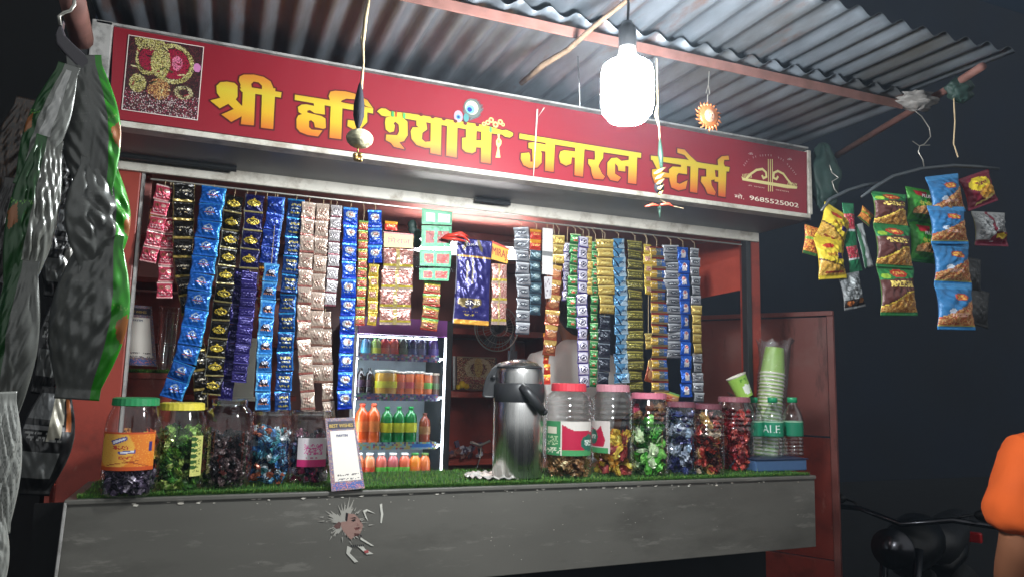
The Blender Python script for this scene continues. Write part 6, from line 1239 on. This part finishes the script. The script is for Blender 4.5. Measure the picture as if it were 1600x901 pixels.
        for s_ in (-1, 1): g = G(); g.ball(Vector((s_*.032, -.098, 1.605))*k, .011*k, 8, 6, (1.2, .6, .7)); g.build('eye', mat('eye', C(190, 184, 176), .2), rt, smooth=True)
        g = G(); g.ball(Vector((0, -.098, 1.535))*k, .012*k, 8, 6, (1.9, .5, .5)); g.build('mouth', mat('lips', C(120, 70, 62), .5), rt, smooth=True)
    return rt
M_wshirt = mat('white_shirt', C(206, 204, 200), .85, bump=.7, bscale=14); M_oshirt = mat('orange_shirt', C(226, 96, 30), .85, bump=1.0, bscale=7, noise=.06, nscale=5)
sh = at(898, 575, Y=2.78); hgt = (sh.z-.0)/1.46*1.72
person('shopkeeper in a white shirt with his back turned behind the jars', (sh.x, 2.78, .20), R(180), 1.64, M_wshirt, mat('dark_trousers', C(40, 42, 50), .8), (((-.04, -.04, -.26), (-.02, -.22, -.42)), ((.04, -.04, -.26), (.02, -.22, -.42))))
pp = at(1702, 700, D=1.92)
person('bystander in an orange T-shirt cut off by the right picture edge', (pp.x, pp.y, 0), R(158), pp.z/1.40*1.72, M_oshirt, mat('dark_jeans', C(30, 34, 50), .8), (((-.04, .0, -.26), (-.02, -.10, -.44)), ((.04, .0, -.26), (.02, -.12, -.46))))

# ------------------------------------------------------------------ motorbike in the dark
mb = at(1452, 850, D=3.4); MB = empty('motorcycle', (mb.x, mb.y, 0), 'black motorcycle parked in the dark right of the kiosk', 'motorcycle', rz=R(205)); MB.scale = (.92, .92, .92); blackp = mat('black_gloss', C(5, 5, 5), .35, spec=.25); chrome = mat('dark_chrome', (.05, .05, .055), .25, 1)
Mw = rotm(R(90), 0, 0)
for x in (-.62, .66):
    g = G(); g.lathe([(.24, -.04), (.28, -.045), (.30, -.02), (.305, 0), (.30, .02), (.28, .045), (.24, .04)], (x, 0, .305), 36, Mw); ty_ = g.build('tyre', mat('rubber', C(9, 9, 9), .85), MB, smooth=True)
    g = G(); g.lathe([(.24, -.03), (.235, 0), (.24, .03), (.225, .03), (.225, -.03), (.24, -.03)], (x, 0, .305), 36, Mw)
    g.lathe([(0, -.05), (.035, -.05), (.035, .05), (0, .05)], (x, 0, .305), 16, Mw)
    for k in range(6): a = k*math.pi/3; g.tube([(x, 0, .305), (x+.23*math.cos(a), 0, .305+.23*math.sin(a))], .010, 6)
    g.build('rim', chrome, ty_)
g = G(); g.tube([(.05, 0, .80), (.20, 0, .86), (.38, 0, .84), (.48, 0, .76)], [.08, .125, .12, .05], 14); g.build('fuel_tank', blackp, MB, smooth=True)
g = G(); g.tube([(-.62, 0, .86), (-.4, 0, .82), (-.15, 0, .79), (.06, 0, .82)], [.06, .10, .11, .07], 12); g.build('seat', mat('seat_vinyl', C(20, 20, 21), .45, bump=.3), MB, smooth=True)
g = G(); g.tube([(-.75, 0, .78), (-.5, 0, .70), (-.2, 0, .66)], [.03, .07, .06], 10); g.build('side_cover', blackp, MB, smooth=True)
g = G(); g.box((-.05, -.11, .30), (.26, .11, .56)); g.tube([(.12, 0, .5), (.2, 0, .70)], .075, 12); g.build('engine', mat('engine_metal', C(24, 24, 25), .5, .3), MB, bevel=.02)
for s_ in (-1, 1):
    g = G(); g.tube([(.46, s_*.07, .86), (.56, s_*.07, .60), (.66, s_*.07, .305)], [.02, .02, .024], 8); g.build('fork_leg', chrome, MB, smooth=True)
    g = G(); g.tube([(.38, s_*.20, 1.0), (.36, s_*.24, 1.02), (.36, s_*.28, 1.03)], .006, 6); g.ball((.36, s_*.32, 1.03), .045, 14, 8, (.3, 1, .6)); g.build('mirror', blackp, MB, smooth=True)
g = G(); g.tube([(.30, -.36, .98), (.40, -.2, 1.0), (.46, 0, .96), (.40, .2, 1.0), (.30, .36, .98)], .013, 8); g.build('handlebar', chrome, MB, smooth=True)
g = G(); g.lathe([(0, -.06), (.05, -.055), (.085, -.01), (.09, .03), (0, .045)], (.58, 0, .87), 24, rotm(0, R(90), 0)); g.build('headlight', chrome, MB, smooth=True)
g = G(); g.tube([(.42, 0, .70), (.56, 0, .66), (.68, 0, .645), (.86, 0, .58)], [.02, .05, .055, .03], 10); g.build('front_fender', blackp, MB, smooth=True)
g = G(); g.tube([(.1, -.13, .32), (-.2, -.16, .27), (-.55, -.17, .33), (-.75, -.17, .37)], [.025, .03, .045, .04], 10); g.build('exhaust', chrome, MB, smooth=True)
g = G(); g.obox((-.80, 0, .74), (.04, .16, .06)); g.build('tail_light', mat('red_lens', C(150, 20, 20), .2), MB, bevel=.01)

# ------------------------------------------------------------------ added volume standing in for lens glow round the bulb
g = G(); g.box((-28, -28, -1.2), (28, 28, 9.6)); o = g.build('haze', M_print); o.data.materials.clear()
hm = bpy.data.materials.new('haze'); hm.use_nodes = True; nt = hm.node_tree; nt.nodes.remove(nt.nodes['Principled BSDF']); pv = nt.nodes.new('ShaderNodeVolumePrincipled')
pv.inputs['Density'].default_value = .007; pv.inputs['Color'].default_value = (.66, .82, 1, 1); pv.inputs['Anisotropy'].default_value = .55; nt.links.new(pv.outputs[0], nt.nodes['Material Output'].inputs['Volume'])
o.data.materials.append(hm); tag(o, 'thin added lens-glow haze around the lit stall', None, kind='stuff'); SC.cycles.volume_bounces = 0
